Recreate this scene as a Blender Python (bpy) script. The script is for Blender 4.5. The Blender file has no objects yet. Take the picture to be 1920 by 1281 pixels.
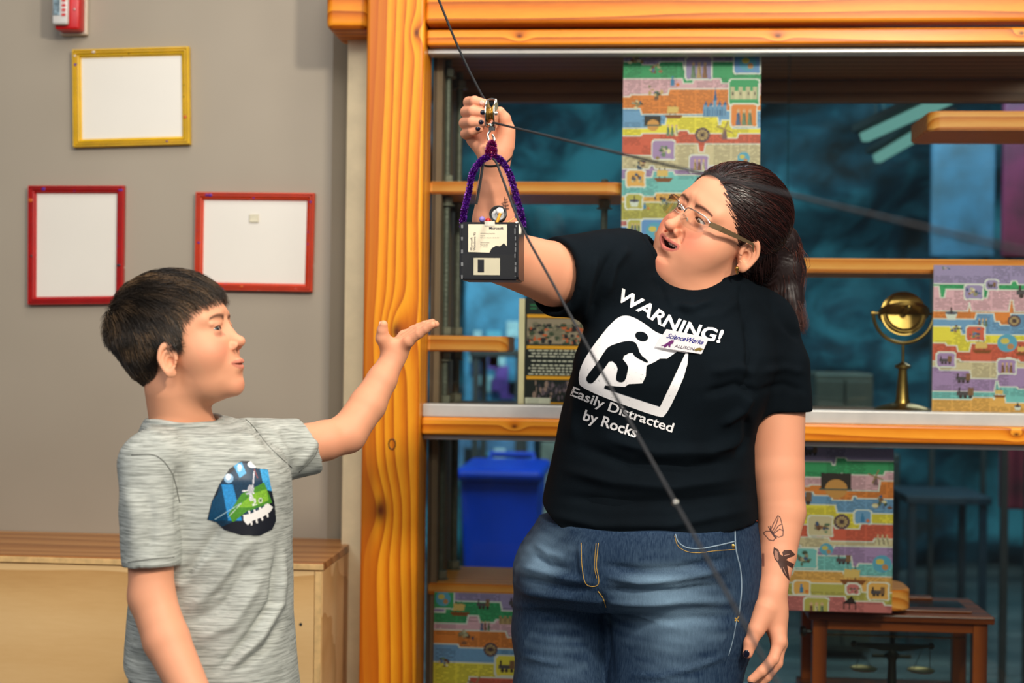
import bpy, bmesh, math, random
import numpy as np
from mathutils import Vector, Matrix
S = bpy.context.scene
COL = S.collection
rnd = random.Random(7)
RNG = np.random.default_rng(5)

# ------------------------------------------------------------------ camera, world, lights, exposure
FPX, CX0, CY0 = 2667.0, 960.0, 640.5
CAM = np.array([0.0, 0.0, 1.35])
YAW, ROLL = math.radians(4.6), math.radians(0.75)
camd = bpy.data.cameras.new('camera'); cam = bpy.data.objects.new('camera', camd); COL.objects.link(cam)
camd.sensor_width = 36.0; camd.lens = FPX / 1920 * 36.0
F_ = np.array([-math.sin(YAW), math.cos(YAW), 0.0])
R0 = np.array([math.cos(YAW), math.sin(YAW), 0.0]); U0 = np.array([0.0, 0.0, 1.0])
# content leans clockwise: the camera rolls the other way
R_ = math.cos(ROLL) * R0 + math.sin(ROLL) * U0
U_ = -math.sin(ROLL) * R0 + math.cos(ROLL) * U0
cam.matrix_world = Matrix(((R_[0], U_[0], -F_[0], CAM[0]), (R_[1], U_[1], -F_[1], CAM[1]), (R_[2], U_[2], -F_[2], CAM[2]), (0, 0, 0, 1)))
camd.dof.use_dof = True; camd.dof.focus_distance = 2.52; camd.dof.aperture_fstop = 3.2
S.camera = cam
S.view_settings.view_transform = 'Standard'; S.view_settings.look = 'None'
S.view_settings.gamma = 1.0; S.view_settings.use_curve_mapping = False
S.view_settings.exposure = -0.14

def ray(px, py):
    return F_ + R_ * ((px - CX0) / FPX) + U_ * (-(py - CY0) / FPX)
def P(px, py, d):                     # the point at view depth d behind a place in the photograph
    return CAM + ray(px, py) * d
def onY(px, py, Y):                   # ... on the plane y = Y
    r = ray(px, py); return CAM + r * ((Y - CAM[1]) / r[1])
def project(V):
    q = V - CAM; d = q @ F_
    return CX0 + FPX * (q @ R_) / d, CY0 - FPX * (q @ U_) / d, d

def lin(c):
    c = [v / 255.0 for v in c[:3]]
    return tuple(v / 12.92 if v <= 0.04045 else ((v + 0.055) / 1.055) ** 2.4 for v in c)
def linv(a):
    a = np.asarray(a, float) / 255.0
    return np.where(a <= 0.04045, a / 12.92, ((a + 0.055) / 1.055) ** 2.4)

W = bpy.data.worlds.new('world'); S.world = W; W.use_nodes = True
W.node_tree.nodes['Background'].inputs[0].default_value = (0.80, 0.86, 1.0, 1)
W.node_tree.nodes['Background'].inputs[1].default_value = 0.16

def area(name, loc, to, size, power, col, sy=None):
    l = bpy.data.lights.new(name, 'AREA'); l.size = size
    if sy: l.shape = 'RECTANGLE'; l.size_y = sy
    l.energy = power; l.color = col
    o = bpy.data.objects.new(name, l); COL.objects.link(o); o.location = loc
    d = Vector(to) - Vector(loc); o.rotation_euler = d.to_track_quat('-Z', 'Y').to_euler()
    return o
area('key_spot_lamp', (1.15, 0.35, 2.95), (0.0, 2.7, 1.15), 0.22, 85, (1.0, 0.90, 0.76))
area('fill_panel_lamp', (-1.6, 0.1, 2.7), (-0.2, 3.0, 1.2), 1.1, 26, (0.95, 0.97, 1.0))
area('ceiling_panel_lamp', (-0.4, 2.0, 3.3), (-0.3, 2.6, 0.0), 1.4, 30, (1.0, 0.93, 0.84))
area('case_side_fill', (2.3, 0.5, 2.5), (-0.1, 3.4, 1.3), 0.6, 24, (1.0, 0.92, 0.80))  # added fill to brighten the case interior from the right
area('hair_lamp', (0.6, 3.1, 3.0), (0.2, 2.6, 1.3), 0.3, 9, (0.85, 0.92, 1.0))
area('front_soft_fill', (0.3, -1.2, 3.75), (0.2, 3.2, 1.1), 1.2, 75, (1.0, 0.93, 0.84))  # added soft fill from the camera side, lifts the dark case
# the blue-lit room beyond the display case
area('blue_room_lamp', (1.2, 5.6, 3.0), (1.0, 8.6, 1.2), 1.4, 95, (0.28, 0.80, 0.95))
area('blue_room_lamp', (-1.2, 5.0, 3.0), (-0.5, 8.0, 1.0), 1.2, 75, (0.42, 0.88, 0.95))
area('far_floor_fill', (1.7, 6.4, 3.0), (1.6, 6.8, 0.0), 1.2, 60, (0.80, 0.92, 1.0))  # added fill that brightens the far floor and furniture
area('white_room_lamp', (-0.6, 4.9, 2.6), (-0.6, 6.6, 0.9), 0.8, 30, (0.85, 0.95, 1.0))

# ------------------------------------------------------------------ node materials
class NT:
    def __init__(s, name):
        s.m = bpy.data.materials.new(name); s.m.use_nodes = True
        s.t = s.m.node_tree; s.b = s.t.nodes['Principled BSDF']; s.out = s.t.nodes['Material Output']
    def n(s, typ, **kw):
        x = s.t.nodes.new(typ)
        for k, v in kw.items(): setattr(x, k, v)
        return x
    def l(s, a, b): s.t.links.new(a, b)
    def math(s, op, a, b=0.0, c=None):
        x = s.n('ShaderNodeMath', operation=op)
        for i, v in enumerate((a, b) if c is None else (a, b, c)):
            if isinstance(v, (int, float)): x.inputs[i].default_value = v
            else: s.l(v, x.inputs[i])
        return x.outputs[0]
    def coord(s, kind='Object', scale=(1, 1, 1), loc=(0, 0, 0), rot=(0, 0, 0)):
        c = s.n('ShaderNodeTexCoord'); m = s.n('ShaderNodeMapping')
        m.inputs['Scale'].default_value = scale; m.inputs['Location'].default_value = loc; m.inputs['Rotation'].default_value = rot
        s.l(c.outputs[kind], m.inputs[0]); return m.outputs[0]
    def noise(s, vec, scale=5, detail=3, rough=0.55, dist=0.0):
        x = s.n('ShaderNodeTexNoise'); s.l(vec, x.inputs['Vector'])
        x.inputs['Scale'].default_value = scale; x.inputs['Detail'].default_value = detail
        x.inputs['Roughness'].default_value = rough; x.inputs['Distortion'].default_value = dist
        return x.outputs[0]
    def ramp(s, fac, stops, interp='LINEAR'):
        x = s.n('ShaderNodeValToRGB'); s.l(fac, x.inputs[0]); r = x.color_ramp; r.interpolation = interp
        while len(r.elements) < len(stops): r.elements.new(0.5)
        for e, (p, c) in zip(r.elements, stops): e.position = p; e.color = (*lin(c), 1)
        return x.outputs[0]
    def mix(s, fac, a, b, mode='MIX'):
        x = s.n('ShaderNodeMix', data_type='RGBA', blend_type=mode)
        for i, v in ((0, fac), (6, a), (7, b)):
            if isinstance(v, (int, float)): x.inputs[i].default_value = v
            elif isinstance(v, tuple): x.inputs[i].default_value = (*lin(v), 1)
            else: s.l(v, x.inputs[i])
        return x.outputs[2]
    def base(s, c):
        if isinstance(c, tuple): s.b.inputs['Base Color'].default_value = (*lin(c), 1)
        else: s.l(c, s.b.inputs['Base Color'])
        return s
    def set(s, **kw):
        for k, v in kw.items(): s.b.inputs[k.replace('_', ' ')].default_value = v
        return s
    def bump(s, h, strength=0.2, dist=0.002):
        x = s.n('ShaderNodeBump'); x.inputs['Strength'].default_value = strength; x.inputs['Distance'].default_value = dist
        s.l(h, x.inputs['Height']); s.l(x.outputs[0], s.b.inputs['Normal']); return s

def plain(name, c, rough=0.6, metal=0.0, var=0.12, scale=18, bump=0.0, **kw):
    n = NT(name); v = n.noise(n.coord(), scale, 4)
    d = tuple(max(0, x * (1 - var)) for x in c); e = tuple(min(255, x * (1 + var * 0.6)) for x in c)
    n.base(n.ramp(v, [(0.3, d), (0.7, e)])).set(Roughness=rough, Metallic=metal, **kw)
    if bump: n.bump(v, bump)
    return n.m

def wood(name, c_dark, c_mid, c_light, axis='X', freq=95.0, wav=2.2, rough=0.42, knots=(), across=None, seed=0.0, split=None):
    """grain lines run along `axis`; knots are (along, across) places the lines bend round"""
    n = NT(name); tc = n.n('ShaderNodeTexCoord'); sp = n.n('ShaderNodeSeparateXYZ'); n.l(tc.outputs['Object'], sp.inputs[0])
    X, Y, Z = sp.outputs
    al, ac = (X, Z) if axis == 'X' else (Z, X) if axis == 'Z' else (Y, X)
    rot = {'X': (3.0, 22, 22), 'Z': (22, 22, 3.0), 'Y': (22, 3.0, 22)}[axis]
    nz = n.noise(n.coord(scale=tuple(v * 0.22 for v in rot), loc=(seed, seed * 2, seed)), 1.0, 2, 0.5)
    v = n.math('ADD', n.math('MULTIPLY', ac, freq), n.math('MULTIPLY', nz, wav * 6))
    v = n.math('ADD', v, n.math('MULTIPLY', Y if axis != 'Y' else Z, freq * 0.8))
    kf = None
    for (ka, kc, amp, wd) in knots:
        da = n.math('MULTIPLY', n.math('SUBTRACT', al, ka), 1.0 / (wd * 1.7)); dc = n.math('MULTIPLY', n.math('SUBTRACT', ac, kc), 1.0 / wd)
        r2 = n.math('ADD', n.math('MULTIPLY', da, da), n.math('MULTIPLY', dc, dc))
        g = n.math('EXPONENT', n.math('MULTIPLY', r2, -1.0))
        v = n.math('ADD', v, n.math('MULTIPLY', g, amp))
        g2 = n.math('EXPONENT', n.math('MULTIPLY', r2, -9.0))
        kf = g2 if kf is None else n.math('MAXIMUM', kf, g2)
    w = n.math('FRACT', n.math('MULTIPLY', v, 0.16))
    w = n.math('POWER', w, 1.8)
    fine = n.noise(n.coord(scale=rot, loc=(seed, 0, seed)), 6.0, 3, 0.7)
    f = n.math('ADD', n.math('MULTIPLY', w, 0.75), n.math('MULTIPLY', fine, 0.3))
    col = n.ramp(f, [(0.12, c_light), (0.5, c_mid), (0.95, c_dark)])
    if split is not None:
        e = n.math('ADD', ac, n.math('MULTIPLY', n.math('SUBTRACT', nz, 0.5), 0.12))
        s_ = n.math('SMOOTH_MIN', n.math('MAXIMUM', n.math('MULTIPLY', n.math('SUBTRACT', split, e), 60.0), 0.0), 1.0, 0.1)
        col = n.mix(n.math('MULTIPLY', s_, 0.75), col, (176, 88, 14))
    if kf is not None: col = n.mix(kf, col, (96, 40, 8))
    n.base(col).set(Roughness=rough, Specular_IOR_Level=0.3); n.bump(f, 0.12)
    return n.m

def attr_mat(name, rough=0.6, bump=None, spec=0.3, **kw):
    n = NT(name); a = n.n('ShaderNodeAttribute', attribute_name='Col'); n.base(a.outputs[0]).set(Roughness=rough, Specular_IOR_Level=spec, **kw)
    if bump:
        n.bump(n.noise(n.coord(), bump[0], 3), bump[1])
    return n.m

def glass_mat(name, tint=(235, 245, 248), refl=0.05, rough=0.0):
    n = NT(name); n.t.nodes.remove(n.b)
    tr = n.n('ShaderNodeBsdfTransparent'); tr.inputs[0].default_value = (*lin(tint), 1)
    gl = n.n('ShaderNodeBsdfGlossy'); gl.inputs['Roughness'].default_value = rough
    fr = n.n('ShaderNodeFresnel'); fr.inputs[0].default_value = 1.35
    mx = n.n('ShaderNodeMixShader'); k = n.math('MULTIPLY', fr.outputs[0], refl / 0.05 * 1.0)
    n.l(k, mx.inputs[0]); n.l(tr.outputs[0], mx.inputs[1]); n.l(gl.outputs[0], mx.inputs[2]); n.l(mx.outputs[0], n.out.inputs[0])
    return n.m

# ------------------------------------------------------------------ object helpers
def tag(o, label=None, cat=None, group=None, kind=None):
    if label: o['label'] = label
    if cat: o['category'] = cat
    if group: o['group'] = group
    if kind: o['kind'] = kind
    return o
def empty(name, loc, label=None, cat=None, group=None):
    o = bpy.data.objects.new(name, None); COL.objects.link(o); o.location = loc; o.empty_display_size = 0.05
    return tag(o, label, cat, group)
def link(name, me, mat=None, parent=None, loc=None):
    o = bpy.data.objects.new(name, me); COL.objects.link(o)
    if mat is not None and not me.materials: me.materials.append(mat)
    if parent is not None:
        o.parent = parent
        pm = Vector((0, 0, 0)); q = parent
        while q is not None: pm = pm + q.location; q = q.parent
        o.location = (Vector(loc) if loc is not None else Vector((0, 0, 0))) - pm
    elif loc is not None: o.location = loc
    return o
def obj(name, bm, mat=None, parent=None, loc=None, smooth=False, auto=None):
    """link a bmesh whose coordinates are world ones (or relative to loc)"""
    bmesh.ops.recalc_face_normals(bm, faces=bm.faces)
    if auto is None and smooth: auto = 35
    for f in bm.faces: f.smooth = smooth
    if smooth and auto:
        for e in bm.edges:
            if len(e.link_faces) == 2 and e.calc_face_angle(0) > math.radians(auto): e.smooth = False
    me = bpy.data.meshes.new(name); bm.to_mesh(me); bm.free()
    return link(name, me, mat, parent, loc)
def obj_c(name, bm, mat=None, parent=None, **kw):
    """same, with the origin moved to the middle of the shape so that procedural coordinates are local"""
    vs = [v.co for v in bm.verts]
    c = Vector([(min(v[i] for v in vs) + max(v[i] for v in vs)) / 2 for i in range(3)])
    for v in bm.verts: v.co -= c
    return obj(name, bm, mat, parent, loc=c, **kw)
def box(bm, lo, hi, bev=0.0, seg=2):
    r = bmesh.ops.create_cube(bm, size=1.0)
    c = [(a + b) / 2 for a, b in zip(lo, hi)]; s = [abs(b - a) for a, b in zip(lo, hi)]
    for v in r['verts']: v.co = Vector((c[0] + v.co.x * s[0], c[1] + v.co.y * s[1], c[2] + v.co.z * s[2]))
    if bev:
        es = list({e for v in r['verts'] for e in v.link_edges})
        bmesh.ops.bevel(bm, geom=es, offset=bev, segments=seg, profile=0.5, affect='EDGES')
    return bm
def frame_of(d):
    d = Vector(d).normalized(); a = Vector((0, 0, 1)) if abs(d.z) < 0.9 else Vector((1, 0, 0))
    u = d.cross(a).normalized(); return u, d.cross(u).normalized(), d
def tube(bm, pts, rad, seg=10, closed=False, caps=True, twist=0.0, flat=1.0):
    pts = [Vector(p) for p in pts]; n = len(pts); rings = []
    rad = [rad] * n if isinstance(rad, (int, float)) else list(rad)
    u = None
    for i, p in enumerate(pts):
        if closed: d = pts[(i + 1) % n] - pts[i - 1]
        else: d = pts[min(i + 1, n - 1)] - pts[max(i - 1, 0)]
        d.normalize()
        if u is None: u, v, _ = frame_of(d)
        else:
            u = (u - d * u.dot(d)).normalized(); v = d.cross(u)
        rings.append([bm.verts.new(p + (u * math.cos(a) + v * math.sin(a) * flat) * rad[i]) for a in [2 * math.pi * k / seg + twist * i for k in range(seg)]])
    for i in range(n if closed else n - 1):
        A, B = rings[i], rings[(i + 1) % n]
        for k in range(seg): bm.faces.new((A[k], A[(k + 1) % seg], B[(k + 1) % seg], B[k]))
    if caps and not closed:
        bm.faces.new(rings[0][::-1]); bm.faces.new(rings[-1])
    return bm
def cyl(bm, p0, p1, r0, r1=None, seg=20): return tube(bm, [p0, p1], [r0, r0 if r1 is None else r1], seg)
def lathe(bm, prof, c=(0, 0, 0), axis=(0, 0, 1), seg=32):
    u, v, d = frame_of(axis); c = Vector(c); rings = []
    for r, h in prof:
        rings.append([bm.verts.new(c + d * h + (u * math.cos(2 * math.pi * k / seg) + v * math.sin(2 * math.pi * k / seg)) * max(r, 1e-5)) for k in range(seg)])
    for A, B in zip(rings, rings[1:]):
        for k in range(seg): bm.faces.new((A[k], A[(k + 1) % seg], B[(k + 1) % seg], B[k]))
    bm.faces.new(rings[0][::-1]); bm.faces.new(rings[-1])
    return bm
def prism(bm, poly, axis_pts, ):
    """poly: list of 3-D points (front), axis_pts: extrusion vector"""
    a = [bm.verts.new(p) for p in poly]; e = Vector(axis_pts); b = [bm.verts.new(Vector(p) + e) for p in poly]
    bm.faces.new(a); bm.faces.new(b[::-1]); n = len(a)
    for i in range(n): bm.faces.new((a[i], b[i], b[(i + 1) % n], a[(i + 1) % n]))
    return bm
def NB(): return bmesh.new()
def catmull(pts, n=8):
    pts = [np.array(p, float) for p in pts]; out = []
    q = [2 * pts[0] - pts[1]] + pts + [2 * pts[-1] - pts[-2]]
    for i in range(1, len(q) - 2):
        for k in range(n):
            t = k / n; a, b, c, d = q[i - 1:i + 3]
            out.append(0.5 * ((2 * b) + (-a + c) * t + (2 * a - 5 * b + 4 * c - d) * t * t + (-a + 3 * b - 3 * c + d) * t ** 3))
    out.append(pts[-1]); return out
def mesh_np(name, V, Fq, cols=None, smooth=True, mats=None):
    me = bpy.data.meshes.new(name)
    V = np.asarray(V, np.float32); Fq = np.asarray(Fq, np.int32); k = Fq.shape[1]
    me.vertices.add(len(V)); me.vertices.foreach_set('co', V.ravel())
    me.loops.add(Fq.size); me.loops.foreach_set('vertex_index', Fq.ravel())
    me.polygons.add(len(Fq)); me.polygons.foreach_set('loop_start', np.arange(0, Fq.size, k, dtype=np.int32))
    me.update(calc_edges=True)
    me.polygons.foreach_set('use_smooth', np.full(len(Fq), smooth))
    if cols is not None:
        a = me.color_attributes.new('Col', 'FLOAT_COLOR', 'POINT'); c = np.ones((len(V), 4), np.float32); c[:, :3] = cols
        a.data.foreach_set('color', c.ravel())
    me.validate(); return me
# ------------------------------------------------------------------ palette
M = {}
M['wall'] = (lambda n: (n.base(n.ramp(n.noise(n.coord(), 2.2, 2), [(0.3, (154, 144, 128)), (0.7, (162, 152, 136))])).set(Roughness=0.55), n.bump(n.noise(n.coord(), 260, 3), 0.06), n.m)[-1])(NT('grey_wall_paint'))
M['cream'] = plain('cream_paint', (232, 214, 172), 0.5, var=0.04)
M['alu'] = plain('anodised_track', (196, 194, 188), 0.4, 0.25, var=0.04)
M['post'] = wood('varnished_fir_post', (168, 74, 6), (218, 124, 12), (240, 160, 30), 'Z', 250, 4.6, 0.38, knots=((-0.08, 0.012, 9, 0.035), (0.62, 0.05, 5, 0.02), (-0.5, -0.02, -7, 0.05)), split=-0.018)
M['beam'] = wood('varnished_fir_beam', (146, 66, 6), (206, 112, 14), (228, 144, 32), 'X', 170, 2.6, 0.4, knots=((0.25, 0.0, 5, 0.02), (0.72, 0.005, 5, 0.015)))
M['rail'] = wood('varnished_fir_rail', (160, 74, 10), (216, 124, 20), (238, 156, 44), 'X', 210, 2.0, 0.32, knots=((-0.55, 0.002, 5, 0.012), (0.05, 0.0, 5, 0.012), (0.6, 0.004, 5, 0.012)), seed=3.0)
M['shelf'] = wood('fir_shelf', (192, 96, 26), (228, 138, 48), (244, 170, 84), 'X', 230, 1.8, 0.35, seed=5.0)
M['smoky'] = wood('smoked_timber', (84, 64, 52), (122, 98, 78), (146, 122, 98), 'Z', 160, 1.0, 0.5, seed=1.0)
M['casetop'] = wood('smoked_timber_top', (92, 64, 44), (128, 96, 70), (150, 118, 90), 'X', 160, 1.0, 0.4, seed=2.0)
M['rod'] = plain('zinc_threaded_rod', (104, 106, 94), 0.5, 0.35, scale=60)
M['nut'] = plain('zinc_nut', (136, 134, 118), 0.45, 0.35, scale=60)
M['glass'] = glass_mat('case_glass', (240, 244, 242), 0.032)
M['ply'] = wood('birch_plywood', (196, 150, 92), (216, 174, 116), (228, 190, 134), 'X', 26, 3.0, 0.45, seed=7.0)
M['plytop'] = wood('worn_ply_top', (128, 78, 34), (160, 104, 52), (182, 128, 72), 'X', 90, 2.0, 0.35, seed=8.0)
M['plyedge'] = plain('ply_edge', (222, 182, 122), 0.5, var=0.1, scale=40)
M['dark'] = plain('dark_grey', (34, 36, 38), 0.6)
M['black'] = plain('black_plastic', (16, 17, 19), 0.4, var=0.05)
M['white'] = plain('white_sheet', (226, 222, 212), 0.28, var=0.015, scale=3)
M['brass'] = plain('aged_brass', (176, 142, 78), 0.34, 1.0, var=0.12, scale=30)
M['chrome'] = plain('chrome', (208, 205, 198), 0.16, 1.0, var=0.03)

# ------------------------------------------------------------------ the room
def xz(px, py, Y):
    q = onY(px, py, Y); return q[0], q[2]
def bpx(bm, x0, y0, x1, y1, Y0, dep, bev=0.0, seg=2):
    """a box whose front face (y = Y0) covers that part of the photograph"""
    xm, ym = (x0 + x1) / 2, (y0 + y1) / 2
    return box(bm, (xz(x0, ym, Y0)[0], Y0, xz(xm, y1, Y0)[1]), (xz(x1, ym, Y0)[0], Y0 + dep, xz(xm, y0, Y0)[1]), bev, seg)
FLOORM = (lambda n: (n.base(n.ramp(n.noise(n.coord(scale=(0.6, 2.4, 1)), 1.6, 4), [(0.3, (58, 62, 66)), (0.55, (92, 96, 98)), (0.8, (128, 130, 128))])).set(Roughness=0.25), n.m)[-1])(NT('polished_concrete'))
tag(obj('floor', box(NB(), (-4, -1.5, -0.05), (4, 10.5, 0.0)), FLOORM), kind='structure')
WX = xz(618, 600, 3.55)[0]
tag(obj_c('wall_left', box(NB(), (-3.2, 3.55, 0), (WX, 3.67, 3.2)), M['wall']), kind='structure')
bm = NB(); xr = xz(645, 600, 3.52)[0]
prism(bm, [(WX, 3.55, 0), (xr + 0.004, 3.60, 0), (xr + 0.004, 3.67, 0), (WX, 3.67, 0)], (0, 0, 3.2))
tag(obj_c('trim_1', bm, M['wall']), 'narrow grey return at the end of the wall', kind='structure')
bm = NB(); x0, x1 = xz(645, 600, 3.46)[0], xz(680, 600, 3.46)[0]
box(bm, (x0, 3.46, 0), (x1 + 0.02, 3.60, xz(660, 44, 3.46)[1]), 0.003)
tag(obj_c('trim_2', bm, M['cream']), kind='structure')

# far room, blue lit
M['rock'] = (lambda n: (n.base(n.ramp(n.noise(n.coord(scale=(1, 1, 1.5)), 1.5, 5, 0.6, 0.6), [(0.36, (6, 16, 22)), (0.5, (22, 66, 84)), (0.64, (58, 128, 146))])).set(Roughness=0.85), n.m)[-1])(NT('teal_rock'))
nx, nz = 90, 46
gx, gz = np.meshgrid(np.linspace(-3.4, 3.6, nx), np.linspace(0, 3.6, nz), indexing='ij')
from mathutils import noise as mn
yy = np.array([8.8 - 0.9 * mn.fractal(Vector((a * 0.7, b * 0.9, 3.1)), 1.0, 2.1, 4) - 0.25 * abs(mn.noise(Vector((a * 2.1, b * 2.1, 0.2)))) for a, b in zip(gx.ravel(), gz.ravel())])
V = np.stack([gx.ravel(), yy, gz.ravel()], 1); I = np.arange(nx * nz).reshape(nx, nz)
Fq = np.stack([I[:-1, :-1], I[1:, :-1], I[1:, 1:], I[:-1, 1:]], -1).reshape(-1, 4)
tag(link('wall_back', mesh_np('wall_back', V, Fq), M['rock']), 'dark teal cave-like rock wall of the room beyond', kind='structure')
tag(obj_c('ceiling', box(NB(), (-4, 3.8, 3.1), (4, 10.5, 3.2)), plain('dark_ceiling', (16, 24, 30), 0.8)), kind='structure')
tag(obj_c('wall_right', box(NB(), (3.3, 3.9, 0), (3.4, 10.4, 3.1)), plain('night_blue_wall', (14, 40, 60), 0.7)), kind='structure')
tag(obj_c('wall_partition', box(NB(), (-3.4, 3.7, 0), (-0.75, 3.8, 3.1)), M['dark']), kind='structure')

def farbox(name, x0, y0, x1, y1, Y, dep, mat, label, cat, to_floor=False, bev=0.01, parts=None, group=None):
    xa, za = xz(x0, y1, Y); xb, zb = xz(x1, y0, Y)
    if to_floor: za = 0.0
    e = empty(name, ((xa + xb) / 2, Y + dep / 2, za), label, cat, group)
    obj_c('body', box(NB(), (xa, Y, za), (xb, Y + dep, zb), bev), mat, e)
    return e, (xa, Y, za, xb, zb)
blue = plain('deep_blue_plastic', (10, 62, 196), 0.35, var=0.08, scale=5)
# tall blue recycling cart
xa, za = xz(862, 1066, 5.6); xb, zb = xz(1010, 905, 5.6)
e = empty('wheeled_bin', ((xa + xb) / 2, 5.8, 0), 'deep blue wheeled bin seen through the case below the middle rail', 'bin')
bm = NB(); w = (xb - xa)
prism(bm, [(xa + 0.04, 5.6, 0.06), (xb - 0.04, 5.6, 0.06), (xb, 5.6, zb), (xa, 5.6, zb)], (0, 0.5, 0)); obj_c('body', bm, blue, e)
bm = NB(); box(bm, (xa - 0.02, 5.57, zb), (xb + 0.02, 6.13, zb + 0.05), 0.02); obj_c('lid', bm, blue, e)
bm = NB(); tube(bm, [(xa + 0.06, 6.15, zb), (xa + 0.06, 6.2, zb + 0.06), (xb - 0.06, 6.2, zb + 0.06), (xb - 0.06, 6.15, zb)], 0.014); obj_c('handle', bm, blue, e)
for x in (xa + 0.07, xb - 0.07):
    obj_c('wheel', cyl(NB(), (x - 0.03, 6.1, 0.1), (x + 0.03, 6.1, 0.1), 0.1), M['black'], e)
# blue poster wall behind it
for i, (a, b, c, d, Y, col, lab) in enumerate([
        (868, 520, 985, 770, 7.4, (88, 150, 190), 'pale blue lit display board behind the small rounded shelf'),
        (1010, 830, 1075, 1066, 7.6, (150, 150, 140), 'pale grey panel right of the blue bin'),
        (858, 824, 1000, 900, 7.2, (110, 150, 200), 'lilac blue board above the blue bin'),
        (1744, 262, 1868, 482, 7.1, (36, 74, 100), 'grey blue banner under the upper right shelf'),
        (1880, 120, 1960, 482, 5.6, (120, 26, 66), 'crimson banner at the right edge behind the case'),
        (1876, 500, 1960, 955, 5.9, (110, 14, 44), 'dark red column at the right edge behind the glass'),
        ]):
    q, _ = farbox('display_board', a, b, c, d, Y, 0.04, plain('board_%d' % i, col, 0.6, var=0.35, scale=6), lab, 'board')
    xa, Yb, za, xb, zb = _
    for x in (xa + 0.03, xb - 0.03): obj_c('leg', box(NB(), (x - 0.012, Yb + 0.04, 0), (x + 0.012, Yb + 0.065, zb)), M['dark'], q)
    if i in (0, 2):
        for k in range(16 if i == 0 else 6):
            cx, cz, s = rnd.uniform(xa + .05, xb - .05), rnd.uniform(za + .05, zb - .05), rnd.uniform(.015, .045)
            c = rnd.choice([(200, 226, 240), (20, 60, 110), (30, 30, 40), (120, 200, 230), (150, 90, 190), (235, 240, 245)])
            obj_c('pinned_sheet', box(NB(), (cx - s, Yb - 0.012, cz - s * 1.3), (cx + s, Yb - 0.002, cz + s * 1.3), 0.002), plain('sheet', c, 0.5), q)
# dark furniture on the far floor
for (a, b, c, Y, col, lab, sh) in [(1560, 850, 1690, 6.9, (40, 44, 44), 'dark cabinet behind the right glass beside the colourful chart', 0),
                          (1700, 930, 1860, 6.4, (30, 46, 60), 'low dark table beyond the lower right glass', 1),
                          (1530, 700, 1640, 6.2, (60, 58, 50), 'grey armchair-like seat behind the brass gyroscope', 0),
                          (880, 655, 985, 6.7, (66, 60, 60), 'dark desk with a purple lamp below the small rounded shelf', 1)]:
    xa, za = xz(a, b, Y); xb, _ = xz(c, b, Y); m = plain('furn', col, 0.5)
    e = empty('low_table' if sh else 'storage_cabinet', ((xa + xb) / 2, Y + .2, 0), lab, 'table' if sh else 'cabinet')
    if sh:
        obj_c('tabletop', box(NB(), (xa, Y, za - 0.035), (xb, Y + 0.45, za), 0.005), m, e)
        for x in (xa + .03, xb - .03):
            for y in (Y + .03, Y + .42): obj_c('leg', box(NB(), (x - .015, y - .015, 0), (x + .015, y + .015, za - .035)), m, e)
    else:
        obj_c('body', box(NB(), (xa, Y + .02, 0.03), (xb, Y + 0.45, za), 0.01), m, e)
        for k in range(2):
            d = obj_c('door', box(NB(), (xa + (xb - xa) * (k * .5 + .02), Y, 0.06), (xa + (xb - xa) * (k * .5 + .48), Y + .018, za - .03), 0.003), m, e)
            obj_c('handle', cyl(NB(), (xa + (xb - xa) * (.46 + .08 * k), Y - .015, za * .5), (xa + (xb - xa) * (.46 + .08 * k), Y - .015, za * .5 + .1), .006), M['chrome'], d)
# two glowing tubes added for the light streaks reflected in the glass
EM = NT('cool_tube'); EM.t.nodes.remove(EM.b); em = EM.n('ShaderNodeEmission'); em.inputs[0].default_value = (*lin((150, 214, 208)), 1); em.inputs[1].default_value = 0.75; EM.l(em.outputs[0], EM.out.inputs[0])
for (a, b, lab) in [((1862, 158, 4.15), (1622, 258, 5.35), 'long pale green tube added for a light streak in the glass'), ((1765, 236, 4.9), (1646, 300, 5.9), 'shorter dim tube added for a second streak below the long one')]:
    p, q = Vector(P(*a)), Vector(P(*b)); q.z = p.z
    e = empty('streak_tube', (p + q) / 2, lab, 'lamp')
    d = (q - p).normalized(); s = Vector((d.y, -d.x, 0))
    bm = NB(); prism(bm, [p + s * .022 + Vector((0, 0, .03)), p - s * .022 + Vector((0, 0, .03)), p - s * .012, p + s * .012], q - p); obj_c('tube', bm, EM.m, e)
    bm = NB(); prism(bm, [p + s * .05 + Vector((0, 0, .034)), p - s * .05 + Vector((0, 0, .034)), p - s * .05 + Vector((0, 0, .06)), p + s * .05 + Vector((0, 0, .06))], q - p); obj_c('housing', bm, M['dark'], e)
    for t in (.1, .9):
        c = p.lerp(q, t); obj_c('wire', cyl(NB(), c + Vector((0, 0, .06)), Vector((c.x, c.y, 3.1)), .003, seg=6), M['dark'], e)

# ------------------------------------------------------------------ timber post and beams
e = empty('timber_post', (0, 0, 0), 'tall varnished fir post with a knot between the grey wall and the display case', 'post')
x0, x1 = xz(680, 640, 3.30)[0], xz(788, 640, 3.30)[0]
e.location = ((x0 + x1) / 2, 3.37, 0)
obj_c('shaft', box(NB(), (x0, 3.30, 0), (x1, 3.44, 2.9), 0.008, 3), M['post'], e)
bm = NB(); c = onY(735, 833, 3.2985); tube(bm, [(c[0] + .008 * math.cos(t), 3.2992, c[2] + .012 * math.sin(t)) for t in np.linspace(0, 2 * math.pi, 21)[:-1]], .0014, 6, closed=True)
obj_c('knot', bm, plain('knot_dark', (52, 26, 8), .6), e, smooth=True)
XR = xz(2060, 640, 3.3)[0]
xs = xz(595, 20, 3.25)[0]
zb, zt = xz(700, 40, 3.25)[1], 2.40
bm = NB(); XL = xz(686, 20, 3.25)[0]
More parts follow.
